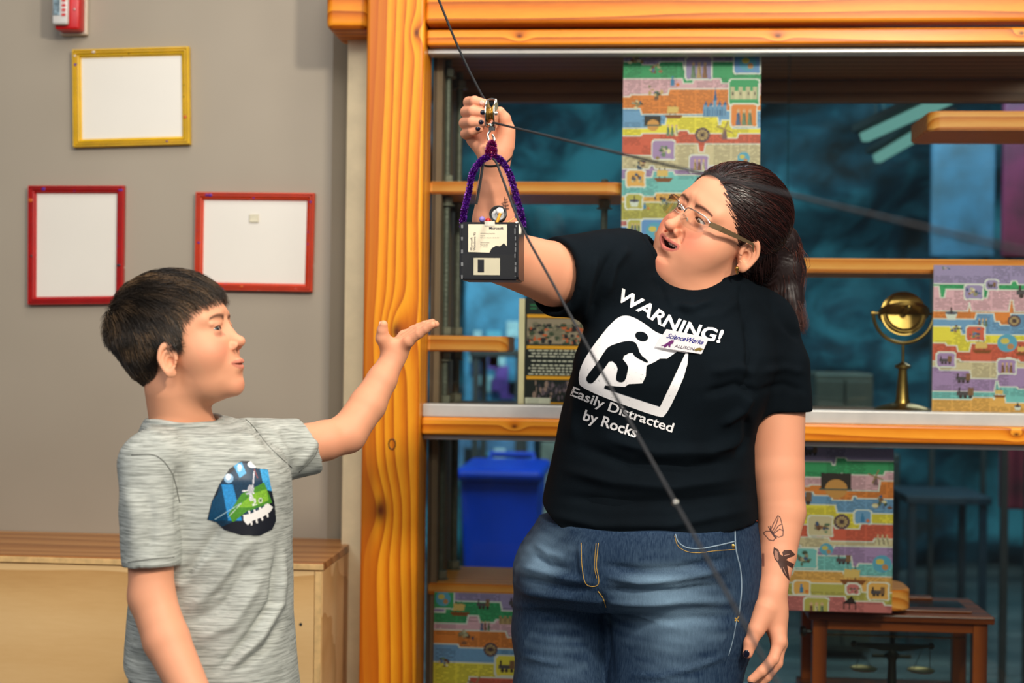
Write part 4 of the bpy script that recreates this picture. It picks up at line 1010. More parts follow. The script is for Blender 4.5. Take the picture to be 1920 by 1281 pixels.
# ================================================================== the woman
DW = 2.67
WOMAN = empty('person', (P(1230, 1000, DW)[0], P(1230, 1000, DW)[1], 0), 'woman with a dark ponytail and glasses in a black printed T-shirt holding up a pulley', 'person')
sW = 1.04
RW = head_frame((-.70, -.64, .26), (.44, -.20, .86))
hWo = P(1293, 397, 2.56) - RW @ np.array((0, .083, .005)) * sW
def h2w(q): return hWo + RW @ (np.asarray(q) * sW)
RWf = RW.astype(f32); hWf = hWo.astype(f32)
Pt = lambda *a: P(*a)
S1, E1, W1 = Pt(1130, 512, 2.65), Pt(948, 484, 2.50), Pt(929, 300, 2.435)
S2, E2, W2 = Pt(1428, 612, 2.67), Pt(1456, 880, 2.64), Pt(1448, 1108, 2.575)
NB0 = Pt(1322, 556, 2.69)
FG1 = [  # fingers of the raised hand closed on the pulley: knuckle to tip
    ([(897, 207, 2.452), (879, 192, 2.425), (890, 190, 2.398), (907, 194, 2.392)], (.0100, .0096, .0090, .0078)),
    ([(892, 224, 2.456), (874, 210, 2.425), (887, 209, 2.394), (909, 212, 2.388)], (.0102, .0098, .0092, .0080)),
    ([(888, 242, 2.456), (871, 231, 2.425), (885, 229, 2.394), (906, 230, 2.388)], (.0100, .0095, .0090, .0078)),
    ([(888, 258, 2.450), (873, 251, 2.425), (885, 246, 2.400), (900, 241, 2.393)], (.0098, .0088, .0080, .0070))]
TH1 = ([(944, 272, 2.432), (950, 243, 2.425), (945, 223, 2.418), (937, 210, 2.412)], (.019, .0135, .0110, .0090))
FG2 = [  # fingers of the lowered hand, loosely curled
    ([(1461, 1203, 2.548), (1450, 1236, 2.535), (1428, 1259, 2.53), (1409, 1275, 2.53)], (.0112, .0100, .0090, .0076)),
    ([(1463, 1206, 2.568), (1457, 1244, 2.560), (1437, 1270, 2.555), (1420, 1287, 2.555)], (.0112, .0100, .0090, .0076)),
    ([(1460, 1202, 2.588), (1456, 1240, 2.585), (1440, 1268, 2.580), (1425, 1284, 2.580)], (.0106, .0095, .0086, .0074)),
    ([(1456, 1195, 2.605), (1452, 1226, 2.604), (1440, 1250, 2.600), (1428, 1264, 2.600)], (.0100, .0085, .0078, .0068))]
TH2 = ([(1434, 1142, 2.556), (1418, 1180, 2.545), (1407, 1206, 2.537), (1402, 1225, 2.533)], (.0190, .0130, .0118, .0092))
def fw(ch): return [P(*q) for q in ch[0]], ch[1]
FG1w, FG2w, TH1w, TH2w = [fw(c) for c in FG1], [fw(c) for c in FG2], fw(TH1), fw(TH2)
def hand1(p):
    d = cone(p, W1, P(918, 262, 2.445), .0225, .026)
    for q in ((897, 212, 2.452), (893, 230, 2.456), (890, 247, 2.454), (890, 260, 2.446)): d = smin(d, cone(p, P(925, 262, 2.448), P(*q), .019, .0125), .010)
    d = smin(d, cone(p, P(936, 282, 2.428), P(946, 256, 2.428), .020, .0155), .012)
    d = smin(d, cone(p, P(915, 286, 2.430), P(890, 260, 2.432), .018, .0145), .012)
    d = smax(d, -ell(p, P(918, 246, 2.405), (.018, .024, .018)), .012)
    g = chain(p, *TH1w, .004); d = smin(d, g, .009)
    for i, c in enumerate(FG1w): d = smin(d, chain(p, *c, .002), .0022)
    return d
def hand2(p):
    d = cone(p, W2, P(1446, 1150, 2.572), .0235, .027)
    for c in FG2w: d = smin(d, cone(p, P(1448, 1140, 2.575), c[0][0], .022, .0135), .012)
    d = smin(d, cone(p, P(1440, 1130, 2.565), TH2w[0][1], .019, .0145), .014)
    d = smin(d, chain(p, *TH2w, .004), .008)
    e = None
    for c in FG2w: g = chain(p, *c, .003); e = g if e is None else smin(e, g, .0022)
    return smin(d, e, .006)
def arm1(p):
    d = chain(p, [S1, Pt(1040, 514, 2.58), E1], (.070, .0575, .0480), .008)
    d = smin(d, chain(p, [Pt(948, 482, 2.495), Pt(926, 412, 2.47), Pt(924, 355, 2.452), W1], (.0450, .0370, .0272, .0222), .004), .012)
    return d
def arm2(p):
    d = chain(p, [S2, Pt(1452, 740, 2.66), E2], (.062, .058, .0505), .008)
    return smin(d, chain(p, [E2, Pt(1465, 960, 2.625), Pt(1458, 1040, 2.60), W2], (.0505, .0440, .0335, .0250), .006), .006)
def headW(p):
    q = ((p - hWf) @ RWf / f32(sW)).astype(f32)
    return face_sdf(q, plump=1.0, mouth=.62, mw=1.24, eo=.95, ears=.96, smile=1.25) * sW
def neckW(p):
    a = h2w((0, -.022, -.075)); b = NB0
    d = cone(p, a, b, .062, .074)
    return smin(d, cone(p, h2w((0, .02, -.105)), Pt(1296, 560, 2.62), .048, .055), .04)
def bodyW(p):
    d = smin(headW(p), neckW(p), .026)
    for a, b in ((S1, Pt(1180, 560, 2.68)), (S2, Pt(1370, 600, 2.69))): d = smin(d, cone(p, a, b, .045, .05), .03)
    return d
def skinW(p): return smin(np.minimum(smin(arm1(p), hand1(p), .014), smin(arm2(p), hand2(p), .014)), bodyW(p), .03)
lo, hi = h2w((0, 0, 0)) - .19, h2w((0, 0, 0)) + .17
V1, Q1 = surface(bodyW, (lo[0], lo[1], P(1300, 600, DW)[2]), (hi[0], hi[1] + .02, hi[2]), .0014)
def bbox(pts, m): a = np.array(pts); return a.min(0) - m, a.max(0) + m
f1 = lambda p: smin(arm1(p), hand1(p), .014); f2 = lambda p: smin(arm2(p), hand2(p), .014)
V2, Q2 = surface(f1, *bbox([S1, E1, W1, P(905, 180, 2.4)], .085), .0020)
V3, Q3 = surface(f2, *bbox([S2, E2, W2, P(1405, 1290, 2.53)], .085), .0020)
qh = (V1 - hWo) @ RW / sW
SK = (222, 156, 122)
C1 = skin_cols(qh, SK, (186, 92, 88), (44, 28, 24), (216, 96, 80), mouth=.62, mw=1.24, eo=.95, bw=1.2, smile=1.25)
isneck = (qh[:, 2] < -.13)
def armcols(V, base=SK):
    C = np.tile(linv(base), (len(V), 1)); m = (.5 + .5 * vnoise(V, 26, 3))[:, None] * .16
    C = C * (1 - m) + linv((228, 138, 108)) * m; return C
C2, C3 = armcols(V2), armcols(V3)
def ink(V, C, N, polys, col=(52, 48, 50), a=.85):
    """tattoo ink: closed outlines drawn at their places on the skin"""
    px, py, _ = project(V); fr = (N @ F_) < .1
    for kind, pts, w in polys:
        if kind == 'fill':
            m = np.zeros(len(px), bool); n = len(pts)
            for i in range(n):
                (xa, ya), (xb, yb) = pts[i], pts[(i + 1) % n]
                if ya != yb: m ^= ((ya > py) != (yb > py)) & (px < (xb - xa) * (py - ya) / (yb - ya) + xa)
            k = (m & fr) * a * w
        else:
            d, _t = polydist(px, py, pts); k = np.clip(1.4 - d / w, 0, 1) * fr * a
        k = np.clip(k, 0, 1); C[:] = C * (1 - k[:, None]) + linv(col) * k[:, None]
C2 = C2.copy(); C3 = C3.copy()
z8 = lambda L: [(1340 + x / 3.36, 900 + y / 3.36) for x, y in L]
N3 = vnormals(V3, Q3); N2 = vnormals(V2, Q2)
# refine the tattooed skin so that the ink reads
def subdiv_region(V, Q, C, f, x0, y0, x1, y1):
    px, py, _ = project(V); ins = (px > x0) & (px < x1) & (py > y0) & (py < y1); m = ins[Q].all(1)
    q = Q[m]; e = [np.stack([q[:, i], q[:, (i + 1) % 4]], 1) for i in range(4)]; E = np.sort(np.concatenate(e), 1); U, inv = np.unique(E, axis=0, return_inverse=True); inv = inv.reshape(-1)
    Vm = (V[U[:, 0]] + V[U[:, 1]]) / 2; Vc = V[q].mean(1); Cm = (C[U[:, 0]] + C[U[:, 1]]) / 2; Cc = C[q].mean(1)
    n0, n1, k = len(V), len(V) + len(U), len(q); mid = [inv[i * k:(i + 1) * k] + n0 for i in range(4)]; c = np.arange(k) + n1
    new = [np.stack([q[:, i], mid[i], c, mid[i - 1]], 1) for i in range(4)]
    return np.concatenate([V, Vm, Vc]).astype(f32), np.concatenate([Q[~m]] + new), np.concatenate([C, Cm, Cc])
V3, Q3, C3 = subdiv_region(V3, Q3, C3, f2, 1415, 950, 1500, 1105); V3, Q3, C3 = subdiv_region(V3, Q3, C3, f2, 1420, 955, 1496, 1100); N3 = vnormals(V3, Q3)
swallow = z8([(372, 422), (402, 440), (414, 470), (430, 478), (426, 455), (440, 442), (480, 442), (508, 470), (496, 482), (462, 494), (452, 505), (500, 530), (490, 560), (458, 540), (474, 640), (440, 600), (410, 550), (400, 525), (378, 500), (368, 460)])
ink(V3, C3, N3, [('fill', swallow, 1.12)], (22, 21, 24))
ink(V3, C3, N3, [('fill', z8([(378, 440), (396, 452), (404, 500), (396, 512), (378, 486)]), .9)], (176, 128, 108))
ink(V3, C3, N3, [('line', z8([(430, 590), (418, 555)]), .5), ('line', z8([(452, 600), (432, 552)]), .5), ('line', z8([(470, 470), (440, 476)]), .6)], (196, 150, 130))
bf = [z8([(352, 318), (372, 272), (398, 226), (412, 236), (424, 276), (432, 320), (430, 352), (404, 362), (372, 348), (358, 330)]), z8([(352, 325), (322, 324), (306, 336), (318, 350), (330, 362), (342, 378), (370, 384), (382, 366), (362, 340)]),
      z8([(362, 330), (388, 280), (400, 240)]), z8([(368, 336), (402, 290), (420, 280)]), z8([(370, 340), (410, 310), (430, 320)]), z8([(352, 318), (338, 296)]), z8([(354, 316), (350, 292)]), z8([(350, 314), (368, 340), (386, 366)])]
ink(V3, C3, N3, [('line', b + [b[0]] if i < 2 else b, 1.0 if i < 7 else 1.9) for i, b in enumerate(bf)], (46, 38, 44), .9)
ink(V3, C3, N3, [('line', z8([(305, 470), (306, 540)]), 2.4)], (86, 40, 50), .8)
z2 = lambda L: [(820 + x / 3.203, 160 + y / 3.203) for x, y in L]
ink(V2, C2, N2, [('line', z2([(404, 672), (408, 720), (414, 765)]), 1.0), ('line', z2([(404, 690), (418, 686)]), 1.3), ('line', z2([(398, 706), (420, 702)]), 1.6), ('line', z2([(396, 726), (424, 722)]), 1.8), ('line', z2([(400, 745), (426, 742)]), 1.8), ('line', z2([(388, 712), (396, 716)]), 1.4)], (36, 33, 38), .95)
V, Q, C = join_np([(V1, Q1, C1), (V2, Q2, C2), (V3, Q3, C3)])
link('body', mesh_np('body', V, Q, C), M['skin'], WOMAN)
# eyes look at the little basket
tgt = P(935, 430, 2.36)
for s in (-1, 1):
    w = h2w((s * .0310, .0700, .0010)); eyeball('eye', WOMAN, w, tgt - w, .0122 * sW, (92, 62, 40))
# teeth: a curved row of small blocks
bm = NB()
for k in range(-4, 5):
    a = k * .28; c = Vector(h2w((.0200 * math.sin(a), .0595 + .0215 * math.cos(a), -.0590)))
    Mx = Matrix.Translation(c) @ Matrix(RW.tolist()).to_4x4() @ Matrix.Rotation(-a, 4, 'Z') @ Matrix.Diagonal((.0030, .0018, .0042, 1))
    bmesh.ops.create_icosphere(bm, subdivisions=2, radius=1.0, matrix=Mx)
obj('teeth', bm, plain('tooth', (226, 214, 198), .25, var=.03), WOMAN, smooth=True, auto=0)
# nails
vdir = lambda a, b: (np.array(b) - np.array(a))
for i, c in enumerate(FG1w):
    t = c[0][3]; al = vdir(c[0][2], c[0][3]); nrm = np.array((-.10, -1.0, -.05)); nrm /= np.linalg.norm(nrm); nail(WOMAN, t + nrm * (c[1][3] - .0006) - al / np.linalg.norm(al) * .002, nrm, al, .0041, .0048, M['nail'] if i else M['nailpink'] if 'nailpink' in M else M.setdefault('nailpink', plain('bare_nail', (232, 176, 158), .25)))
t = TH2w[0][3]; nail(WOMAN, t + np.array((-.35, -.93, .05)) * .0086, (-.35, -.93, .05), vdir(TH2w[0][2], t), .0058, .0070, M['nail'])
for c in FG2w[:1]: t = c[0][3]; nail(WOMAN, t + np.array((-.1, -.5, -.8)) * .0070, (-.1, -.5, -.8), vdir(c[0][2], t), .0050, .0062, M['nail'])

# ---- hair
TIE = np.array((.012, -.112, .020))
hl_z = [-.2, -.09, -.045, -.030, -.012, .010, .030, .052, .068, .080, .12]
hl_y = [-.06, -.045, -.034, -.020, .016, .042, .060, .069, .074, .078, .082]
def hair_cap(q, grow=0.0):
    d = ell(q, (0, -.020, .041), (.0835 + grow, .103 + grow, .088 + grow))
    g = q[:, 1] - np.interp(q[:, 2], hl_z, hl_y).astype(f32)
    d = smax(d, g * .7, .012)
    d = smin(d, ell(q, (0, -.062, -.030), (.058, .048, .052)), .03)
    return smin(d, ell(q, (.008, -.104, .020), (.030, .022, .030)), .02)
PT = [h2w((.010, -.112, .018)), P(1466, 452, 2.72), P(1474, 505, 2.735), P(1478, 558, 2.73), P(1497, 612, 2.70)]
PTr = (.020, .028, .033, .026, .008)
def hairW(p):
    q = ((p - hWf) @ RWf / f32(sW)).astype(f32); d = hair_cap(q) * sW
    d = smin(d, chain(p, PT, PTr, .02), .012)
    return smin(d, chain(p, [h2w((0, -.080, -.01)), P(1404, 494, 2.712), P(1420, 545, 2.735)], (.046, .050, .036), .02), .02)
a, b = bbox([h2w((0, -.02, .04)), PT[-1], PT[2]], .05); c0 = h2w((0, -.02, .04))
a = np.minimum(a, c0 - .13); b = np.maximum(b, c0 + .13)
Vh, Qh = surface(hairW, a, b, .0026)
qv = (Vh - hWo) @ RW / sW
ang = np.arctan2(qv[:, 0], qv[:, 2] - .02)
Vh = Vh + (vnormals(Vh, Qh) * (.0006 * np.sin(ang * 90 + 2 * vnoise(qv, 30, 2)))[:, None]).astype(f32)
Ch = np.tile(linv((30, 17, 15)), (len(Vh), 1))
r = np.random.default_rng(11); paths, cols, rad = [], [], []
# combed back from the hairline to the tie
N_ = 2300; st = []
while len(st) < N_:
    v = r.normal(size=3); v /= np.linalg.norm(v); q = np.array((0, -.020, .041)) + v * np.array((.0835, .103, .088))
    if q[2] < -.04 or q[1] > np.interp(q[2], hl_z, hl_y) - .003: 
        continue
    if r.random() < .55 and q[1] < np.interp(q[2], hl_z, hl_y) - .035: continue
    st.append(q)
st = np.array(st); k = 16; t = np.linspace(0, 1, k)[None, :, None]
end = TIE + r.normal(size=(N_, 3)) * .009
pp = st[:, None] * (1 - t) + end[:, None] * t
c_ = np.array((0, -.020, .041)); rad3 = np.array((.0835, .103, .088))
u = (pp - c_) / rad3; un = u / np.linalg.norm(u, axis=2, keepdims=True); lift_ = 1.004 + r.uniform(0, .022, (N_, 1, 1)) + .006 * np.sin(t * 9 + r.uniform(0, 6, (N_, 1, 1)))
pp2 = c_ + un * rad3 * lift_; bl = np.clip((t - .86) / .14, 0, 1); pp2 = pp2 * (1 - bl) + (TIE + (end[:, None] - TIE) * 1.4) * bl
pw = hWo + (pp2 * sW) @ RW.T; paths.append(pw); rad.append(r.uniform(.00035, .0008, N_))
cc = linv((34, 19, 16)) * r.uniform(.6, 1.4, (N_, 1)) + linv((104, 44, 36)) * (r.random((N_, 1)) ** 4) * .6; cols.append(cc)
# ponytail
N_ = 1300; cv = np.array(catmull(PT, 5)); kk = np.linspace(0, len(cv) - 1, 20).astype(int); cv = cv[kk]; rr_ = np.interp(np.linspace(0, 1, 20), np.linspace(0, 1, 5), PTr)
o3 = r.normal(size=(N_, 1, 3)); o3 /= np.linalg.norm(o3, axis=2, keepdims=True); o3 *= r.uniform(.8, 1.12, (N_, 1, 1))
ts = np.linspace(0, 1, 20)[None, :, None]; wv = .004 * np.sin(ts * r.uniform(8, 16, (N_, 1, 1)) + r.uniform(0, 6, (N_, 1, 1))) * r.normal(size=(N_, 1, 3))
ptp = cv[None] + o3 * rr_[None, :, None] + wv; ptp[:, -3:] += r.normal(size=(N_, 1, 3)) * .006
def resample(p, k): i = np.linspace(0, p.shape[1] - 1, k); a = np.floor(i).astype(int); b = np.minimum(a + 1, p.shape[1] - 1); w = (i - a)[None, :, None]; return p[:, a] * (1 - w) + p[:, b] * w
paths.append(resample(ptp, 16)); rad.append(r.uniform(.0004, .0008, N_)); cols.append(linv((62, 30, 24)) * r.uniform(.5, 1.5, (N_, 1)) + linv((150, 84, 62)) * (r.random((N_, 1)) ** 5) * .6)
N_ = 900; PL = [h2w((-.02, -.06, .0)), h2w((-.02, -.085, -.03)), P(1404, 496, 2.710), P(1420, 540, 2.732), P(1432, 575, 2.75)]; cv = np.array(catmull(PL, 5)); cv = cv[np.linspace(0, len(cv) - 1, 16).astype(int)]; rr_ = np.interp(np.linspace(0, 1, 16), np.linspace(0, 1, 5), (.05, .046, .050, .037, .03))
o3 = r.normal(size=(N_, 1, 3)); o3 /= np.linalg.norm(o3, axis=2, keepdims=True); paths.append(cv[None] + o3 * rr_[None, :, None] * r.uniform(.9, 1.03, (N_, 1, 1)) + .003 * np.sin(np.linspace(0, 1, 16)[None, :, None] * r.uniform(5, 14, (N_, 1, 1))) * r.normal(size=(N_, 1, 3)))
rad.append(r.uniform(.0004, .0008, N_)); cols.append(linv((40, 20, 17)) * r.uniform(.5, 1.5, (N_, 1)))
# stray hairs
N_ = 60; i = r.integers(0, len(pw), N_); sp = pw[i].copy(); j = r.integers(3, 12, N_)
fl = []
for a_, jj in zip(sp, j):
    s0 = a_[jj]; n = s0 - hWo; n /= np.linalg.norm(n); d = a_[min(jj + 2, 15)] - a_[jj]; d /= np.linalg.norm(d) + 1e-9; tt = np.linspace(0, .05, 16)[:, None]
    fl.append(s0 + d * tt + n * (.010 * np.sin(tt / .05 * 2.6)) * r.uniform(.4, 1.2) + np.array((0, 0, -1)) * tt ** 2 * r.uniform(0, 5))
paths.append(np.array(fl)); rad.append(np.full(N_, .00022)); cols.append(np.tile(linv((80, 44, 34)), (N_, 1)))
pths = np.concatenate(paths); SV, SQ = strands(pths, np.concatenate(rad)); SC = np.repeat(np.concatenate(cols), 16 * 3, axis=0)
V, Q, C = join_np([(Vh, Qh, Ch), (SV, SQ, SC)])
M['hair'] = attr_mat('hair_strands', .38, spec=.5)
h = link('hair', mesh_np('hair', V, Q, C), M['hair'], WOMAN); h['label'] = 'dark red-brown hair combed back into a ponytail'
# hair tie
bm = NB(); ax = Vector(RW @ np.array((0.1, -1, -.1))); c = Vector(h2w((.012, -.117, .017))); u_, v_, d_ = frame_of(ax)
tube(bm, [c + (u_ * math.cos(t) + v_ * math.sin(t)) * .020 for t in np.linspace(0, 2 * math.pi, 25)[:-1]], .004, 8, closed=True); obj('hair_tie', bm, M['black'], WOMAN, smooth=True)
# earring
bm = NB(); bmesh.ops.create_icosphere(bm, subdivisions=2, radius=.0042, matrix=Matrix.Translation(Vector(h2w((-.0800, -.006, -.040))))); lathe(bm, [(.003, -.004), (.001, -.011)], h2w((-.0805, -.006, -.040)), seg=10)
obj('earring', bm, M['brass'], WOMAN, smooth=True)

# ---- eyeglasses
G = empty('eyeglasses', h2w((0, .095, 0)), 'rimless rectangular eyeglasses with wide bronze temples on the woman\'s nose', 'glasses')
GM = plain('glasses_metal', (120, 92, 74), .25, .9); GT = plain('bronze_temple', (138, 114, 84), .3, .5)
def lens_pt(s, a, b): return Vector(h2w((s * (.0355 + a), .1030 - .018 * (abs(a + .02) / .05) ** 1.4 - .10 * (b - .004) - .0, b - .002)))
LENS = glass_mat('lens_glass', (246, 246, 244), .014)
for s in (-1, 1):
    outl = [(-.0240, .010), (-.0190, .0135), (.000, .0150), (.0200, .0145), (.0275, .0110), (.0290, .001), (.0255, -.0100), (.0140, -.0150), (-.006, -.0160), (-.0200, -.0105), (-.0245, .000)]
    oc = catmull([(a, b, 0) for a, b in outl + [outl[0]]], 3)[:-1]
    bm = NB(); fv = [bm.verts.new(lens_pt(s, a, b)) for a, b, _ in oc]; bm.faces.new(fv); g = bmesh.ops.extrude_face_region(bm, geom=bm.faces[:]); off = Vector(RW @ np.array((0, .0015, 0)))
    for v in g['geom']:
        if isinstance(v, bmesh.types.BMVert): v.co += off
    bmesh.ops.triangulate(bm, faces=[f for f in bm.faces if len(f.verts) > 4]); obj('lens', bm, LENS, G)
    top = [lens_pt(s, a, b) + off * .5 for a, b in ((-.0245, .004), (-.0235, .0105), (-.018, .0140), (0, .0155), (.020, .0148), (.0285, .0108))]
    bm = NB(); tube(bm, [tuple(p) for p in catmull([tuple(p) for p in top], 4)], .0013, 6); obj('brow_bar', bm, M['chrome'], G, smooth=True)
    a_, b_ = lens_pt(s, .0285, .009), Vector(h2w((s * .078, .070, .009))); c_2 = Vector(h2w((s * .0835, -.006, .010))); d_2 = Vector(h2w((s * .080, -.030, -.012)))
    bm = NB(); up = Vector(RW[:, 2]) * 1.0
    bar = [(a_, .0048), (b_, .0050), (b_.lerp(c_2, .5), .0038), (c_2, .0022), (d_2, .0016)]; rings = []
    for p, hgt in bar:
        nx = Vector(RW[:, 0]) * s; rings.append([bm.verts.new(p + up * hgt + nx * .0008), bm.verts.new(p - up * hgt + nx * .0008), bm.verts.new(p - up * hgt - nx * .0008), bm.verts.new(p + up * hgt - nx * .0008)])
    for A_, B_ in zip(rings, rings[1:]):
        for i in range(4): bm.faces.new((A_[i], A_[(i + 1) % 4], B_[(i + 1) % 4], B_[i]))
    bm.faces.new(rings[0]); bm.faces.new(rings[-1][::-1]); obj('temple', bm, GT, G)
    bm = NB(); n0 = lens_pt(s, -.0215, -.002); tube(bm, [n0, n0 + Vector(RW @ np.array((-s * .002, -.006, -.002))), Vector(h2w((s * .0105, .089, -.006)))], .0006, 6); bmesh.ops.create_icosphere(bm, subdivisions=2, radius=1, matrix=Matrix.Translation(Vector(h2w((s * .0105, .088, -.008)))) @ Matrix.Diagonal((.002, .003, .0045, 1)))
    obj('nose_pad', bm, plain('pad', (220, 200, 180), .2), G, smooth=True)
bm = NB(); tube(bm, [tuple(p) for p in catmull([tuple(lens_pt(-1, -.0240, .006)), tuple(h2w((0, .1075, .0095))), tuple(lens_pt(1, -.0240, .006))], 6)], .0010, 6); obj('bridge', bm, M['chrome'], G, smooth=True)

# ---- black T-shirt
RZ = lambda py, D: P(1230, py, D)[2]
def slices(rows, D):
    zs, cx, cy, rx, ry = [], [], [], [], []
    for py, xl, xr, dep, *dd in rows:
        D_ = D + (dd[0] if dd else 0); L, R = P(xl, py, D_), P(xr, py, D_); c = (L + R) / 2
        zs.append(c[2]); cx.append(c[0]); cy.append(c[1]); rx.append((R[0] - L[0]) / 2); ry.append(dep)
    return zs, cx, cy, rx, ry
TW = slices([(505, 1215, 1380, .055), (525, 1160, 1408, .090), (560, 1122, 1440, .122), (610, 1098, 1456, .148), (665, 1082, 1462, .168), (720, 1066, 1444, .176), (775, 1052, 1424, .170), (830, 1040, 1414, .168), (890, 1026, 1414, .178), (950, 1014, 1420, .190), (1000, 1008, 1425, .192), (1060, 1000, 1430, .190)], DW)
C1e, C2e = Pt(1034, 520, 2.572), Pt(1457, 772, 2.655)
def shirt_out(p, cut=False):
    d = column(p, *TW, pw=2.25)
    d = smin(d, ell(p, P(1170, 690, 2.56), (.085, .075, .080)), .06); d = smin(d, ell(p, P(1345, 715, 2.56), (.085, .075, .080)), .06)
    s1 = cone(p, S1 + np.array((.035, 0, 0)), C1e + (C1e - S1) * .3, .084, .070)
    s2 = chain(p, [S2 + np.array((-.01, 0, -.005)), Pt(1447, 690, 2.66), C2e + (C2e - S2) * .3], (.066, .070, .0605), .006)
    if cut: s1 = np.maximum(s1, (p - C1e.astype(f32)) @ nC.astype(f32)); s2 = np.maximum(s2, (p - C2e.astype(f32)) @ nD.astype(f32))
    d = smin(smin(d, s1, .045), s2, .028)
    for s in (S1, S2): d = smin(d, cone(p, NB0 + np.array((0, 0, -.02)), s, .068, .058), .035)
    return d
hemx = [P(x, 985, DW)[0] for x in (960, 1012, 1060, 1110, 1200, 1300, 1420, 1480)]
hemz = [RZ(y, 2.52) for y in (950, 958, 1000, 1017, 1019, 1006, 984, 978)]
nC = (C1e - S1) / np.linalg.norm(C1e - S1); nC = nC + np.array((0, 0, .10)); nC /= np.linalg.norm(nC)
nD = np.array((.02, 0, -1.0)); nD /= np.linalg.norm(nD)
colA = h2w((0, -.03, -.05)); colB = NB0 + (NB0 - colA) * .25
NR0, NR1 = Pt(1302, 541, 2.63), Pt(1330, 505, 2.74)
cN = Pt(1306, 519, 2.655)                                 # middle of the neck opening
nN = np.array((-.25, -.42, .87)); nN /= np.linalg.norm(nN)
def shirt(p):
    d = np.maximum(shirt_out(p, True), -(shirt_out(p) + .011))
    d = np.maximum(d, np.interp(p[:, 0], hemx, hemz).astype(f32) - p[:, 2])
    a = (p - cN.astype(f32)) @ nN.astype(f32); rr = ln((p - cN.astype(f32)) - a[:, None] * nN.astype(f32))
    return np.maximum(d, -np.maximum(rr - .078, -a - .05))
Vs, Qs = surface(shirt, *bbox([C1e, S1, S2, P(1000, 1040, DW), P(1430, 1040, DW), P(1230, 470, DW), C2e], .21), .0034, newton=0)
Vs = smooth_mesh(Vs, Qs, 3); Ns = vnormals(Vs, Qs)
FW = [([(1120, 480), (1100, 540), (1090, 610)], 0.0095, 7), ([(1150, 470), (1125, 530), (1108, 600)], -0.0081, 8), ([(1180, 465), (1150, 500), (1135, 560)], 0.0081, 8), ([(1060, 470), (1052, 530), (1068, 590)], 0.0054, 6),
      ([(1240, 545), (1265, 575), (1300, 580), (1340, 562)], 0.0095, 8), ([(1225, 520), (1250, 560), (1290, 595)], -0.0068, 8), ([(1300, 600), (1350, 590), (1390, 560)], 0.0054, 9),
      ([(1130, 820), (1230, 850), (1330, 848), (1400, 820)], 0.0121, 12), ([(1080, 835), (1180, 872), (1290, 880), (1395, 862)], -0.0108, 12), ([(1055, 880), (1150, 905), (1260, 915), (1400, 895)], 0.0108, 11), ([(1045, 930), (1150, 942), (1290, 940), (1405, 925)], -0.0081, 10),
      ([(1030, 965), (1120, 985), (1260, 985), (1410, 955)], 0.0081, 9), ([(1330, 700), (1380, 690), (1420, 700)], 0.0095, 10), ([(1320, 740), (1380, 722), (1425, 740)], -0.0095, 9), ([(1350, 800), (1395, 770), (1410, 740)], 0.0081, 8), ([(1380, 860), (1400, 820), (1402, 780)], -0.0081, 7),
      ([(1400, 590), (1410, 660), (1400, 740)], -0.0108, 9), ([(1440, 560), (1470, 610), (1500, 640)], -0.0054, 8), ([(1425, 700), (1470, 690), (1510, 700)], 0.0054, 8), ([(1420, 735), (1470, 722), (1512, 735)], -0.0054, 7), ([(1065, 700), (1080, 760), (1075, 830)], 0.0054, 9),
      ([(1396, 600), (1388, 560), (1392, 530)], -0.0054, 6)]
Vs = folds(Vs, Ns, FW); Vs = Vs + (Ns * (.0022 * vnoise(Vs, 22, 9))[:, None]).astype(f32)
M['tee'] = (lambda n: (n.base(n.ramp(n.noise(n.coord(), 9, 4), [(.3, (7, 13, 18)), (.7, (12, 20, 26))])).set(Roughness=.92, Specular_IOR_Level=.08), n.bump(n.noise(n.coord(), 700, 2), .25), n.m)[-1])(NT('black_cotton'))
SH = link('t_shirt', mesh_np('t_shirt', Vs, Qs), M['tee'], WOMAN); SH['label'] = 'black cotton T-shirt with white warning sign print'
def collar_ring(c, n, r_, f, rad, mat, parent, up=.10):
    u_, v_, _ = frame_of(n); A = np.linspace(0, 2 * math.pi, 73)[:-1]; out = []
    for t in A:
        dr = np.array(u_) * math.cos(t) + np.array(v_) * math.sin(t); a = np.linspace(up, -.08, 180)
        pts = (c + dr * r_)[None] + a[:, None] * n; v = f(pts.astype(f32)); i = np.argmax(v < 0) if (v < 0).any() else 120; out.append(a[i])
    a = np.array(out)
    for _ in range(6): a = (np.roll(a, 1) + a + np.roll(a, -1)) / 3
    pts = [tuple(c + (np.array(u_) * math.cos(t) + np.array(v_) * math.sin(t)) * r_ + n * (x - rad * .3)) for t, x in zip(A, a)]
    bm = NB(); tube(bm, pts, rad, 10, closed=True, flat=1.0); return obj('collar', bm, mat, parent, smooth=True, auto=0)
collar_ring(cN, nN, .0775, shirt_out, .0085, M['tee'], SH)
# surface used for laying the print: nearest point through the same folds
from mathutils.bvhtree import BVHTree
def caster(V, Q):
    bv = BVHTree.FromPolygons([tuple(v) for v in V.tolist()], [tuple(q) for q in Q.tolist()]); o = Vector(CAM)
    def cast(px, py):
        out = np.zeros((len(px), 3)); ok = np.zeros(len(px), bool)
        for i, (x, y) in enumerate(zip(px, py)):
            h_, n_, _, _ = bv.ray_cast(o, Vector(ray(x, y)))
            if h_ is not None: out[i] = h_; ok[i] = True
        return out, ok
    return cast
_hit = hit
def hit(f, px, py, **k): return f(np.asarray(px), np.asarray(py)) if getattr(f, 'is_cast', False) else _hit(f, px, py, **k)
class Cast:
    is_cast = True
    def __init__(s, V, Q): s.c = caster(V, Q)
    def __call__(s, px, py): return s.c(px, py)
cS = Cast(Vs, Qs)
z4 = lambda L: [(1020 + x / 3.768, 520 + y / 3.768) for x, y in L]
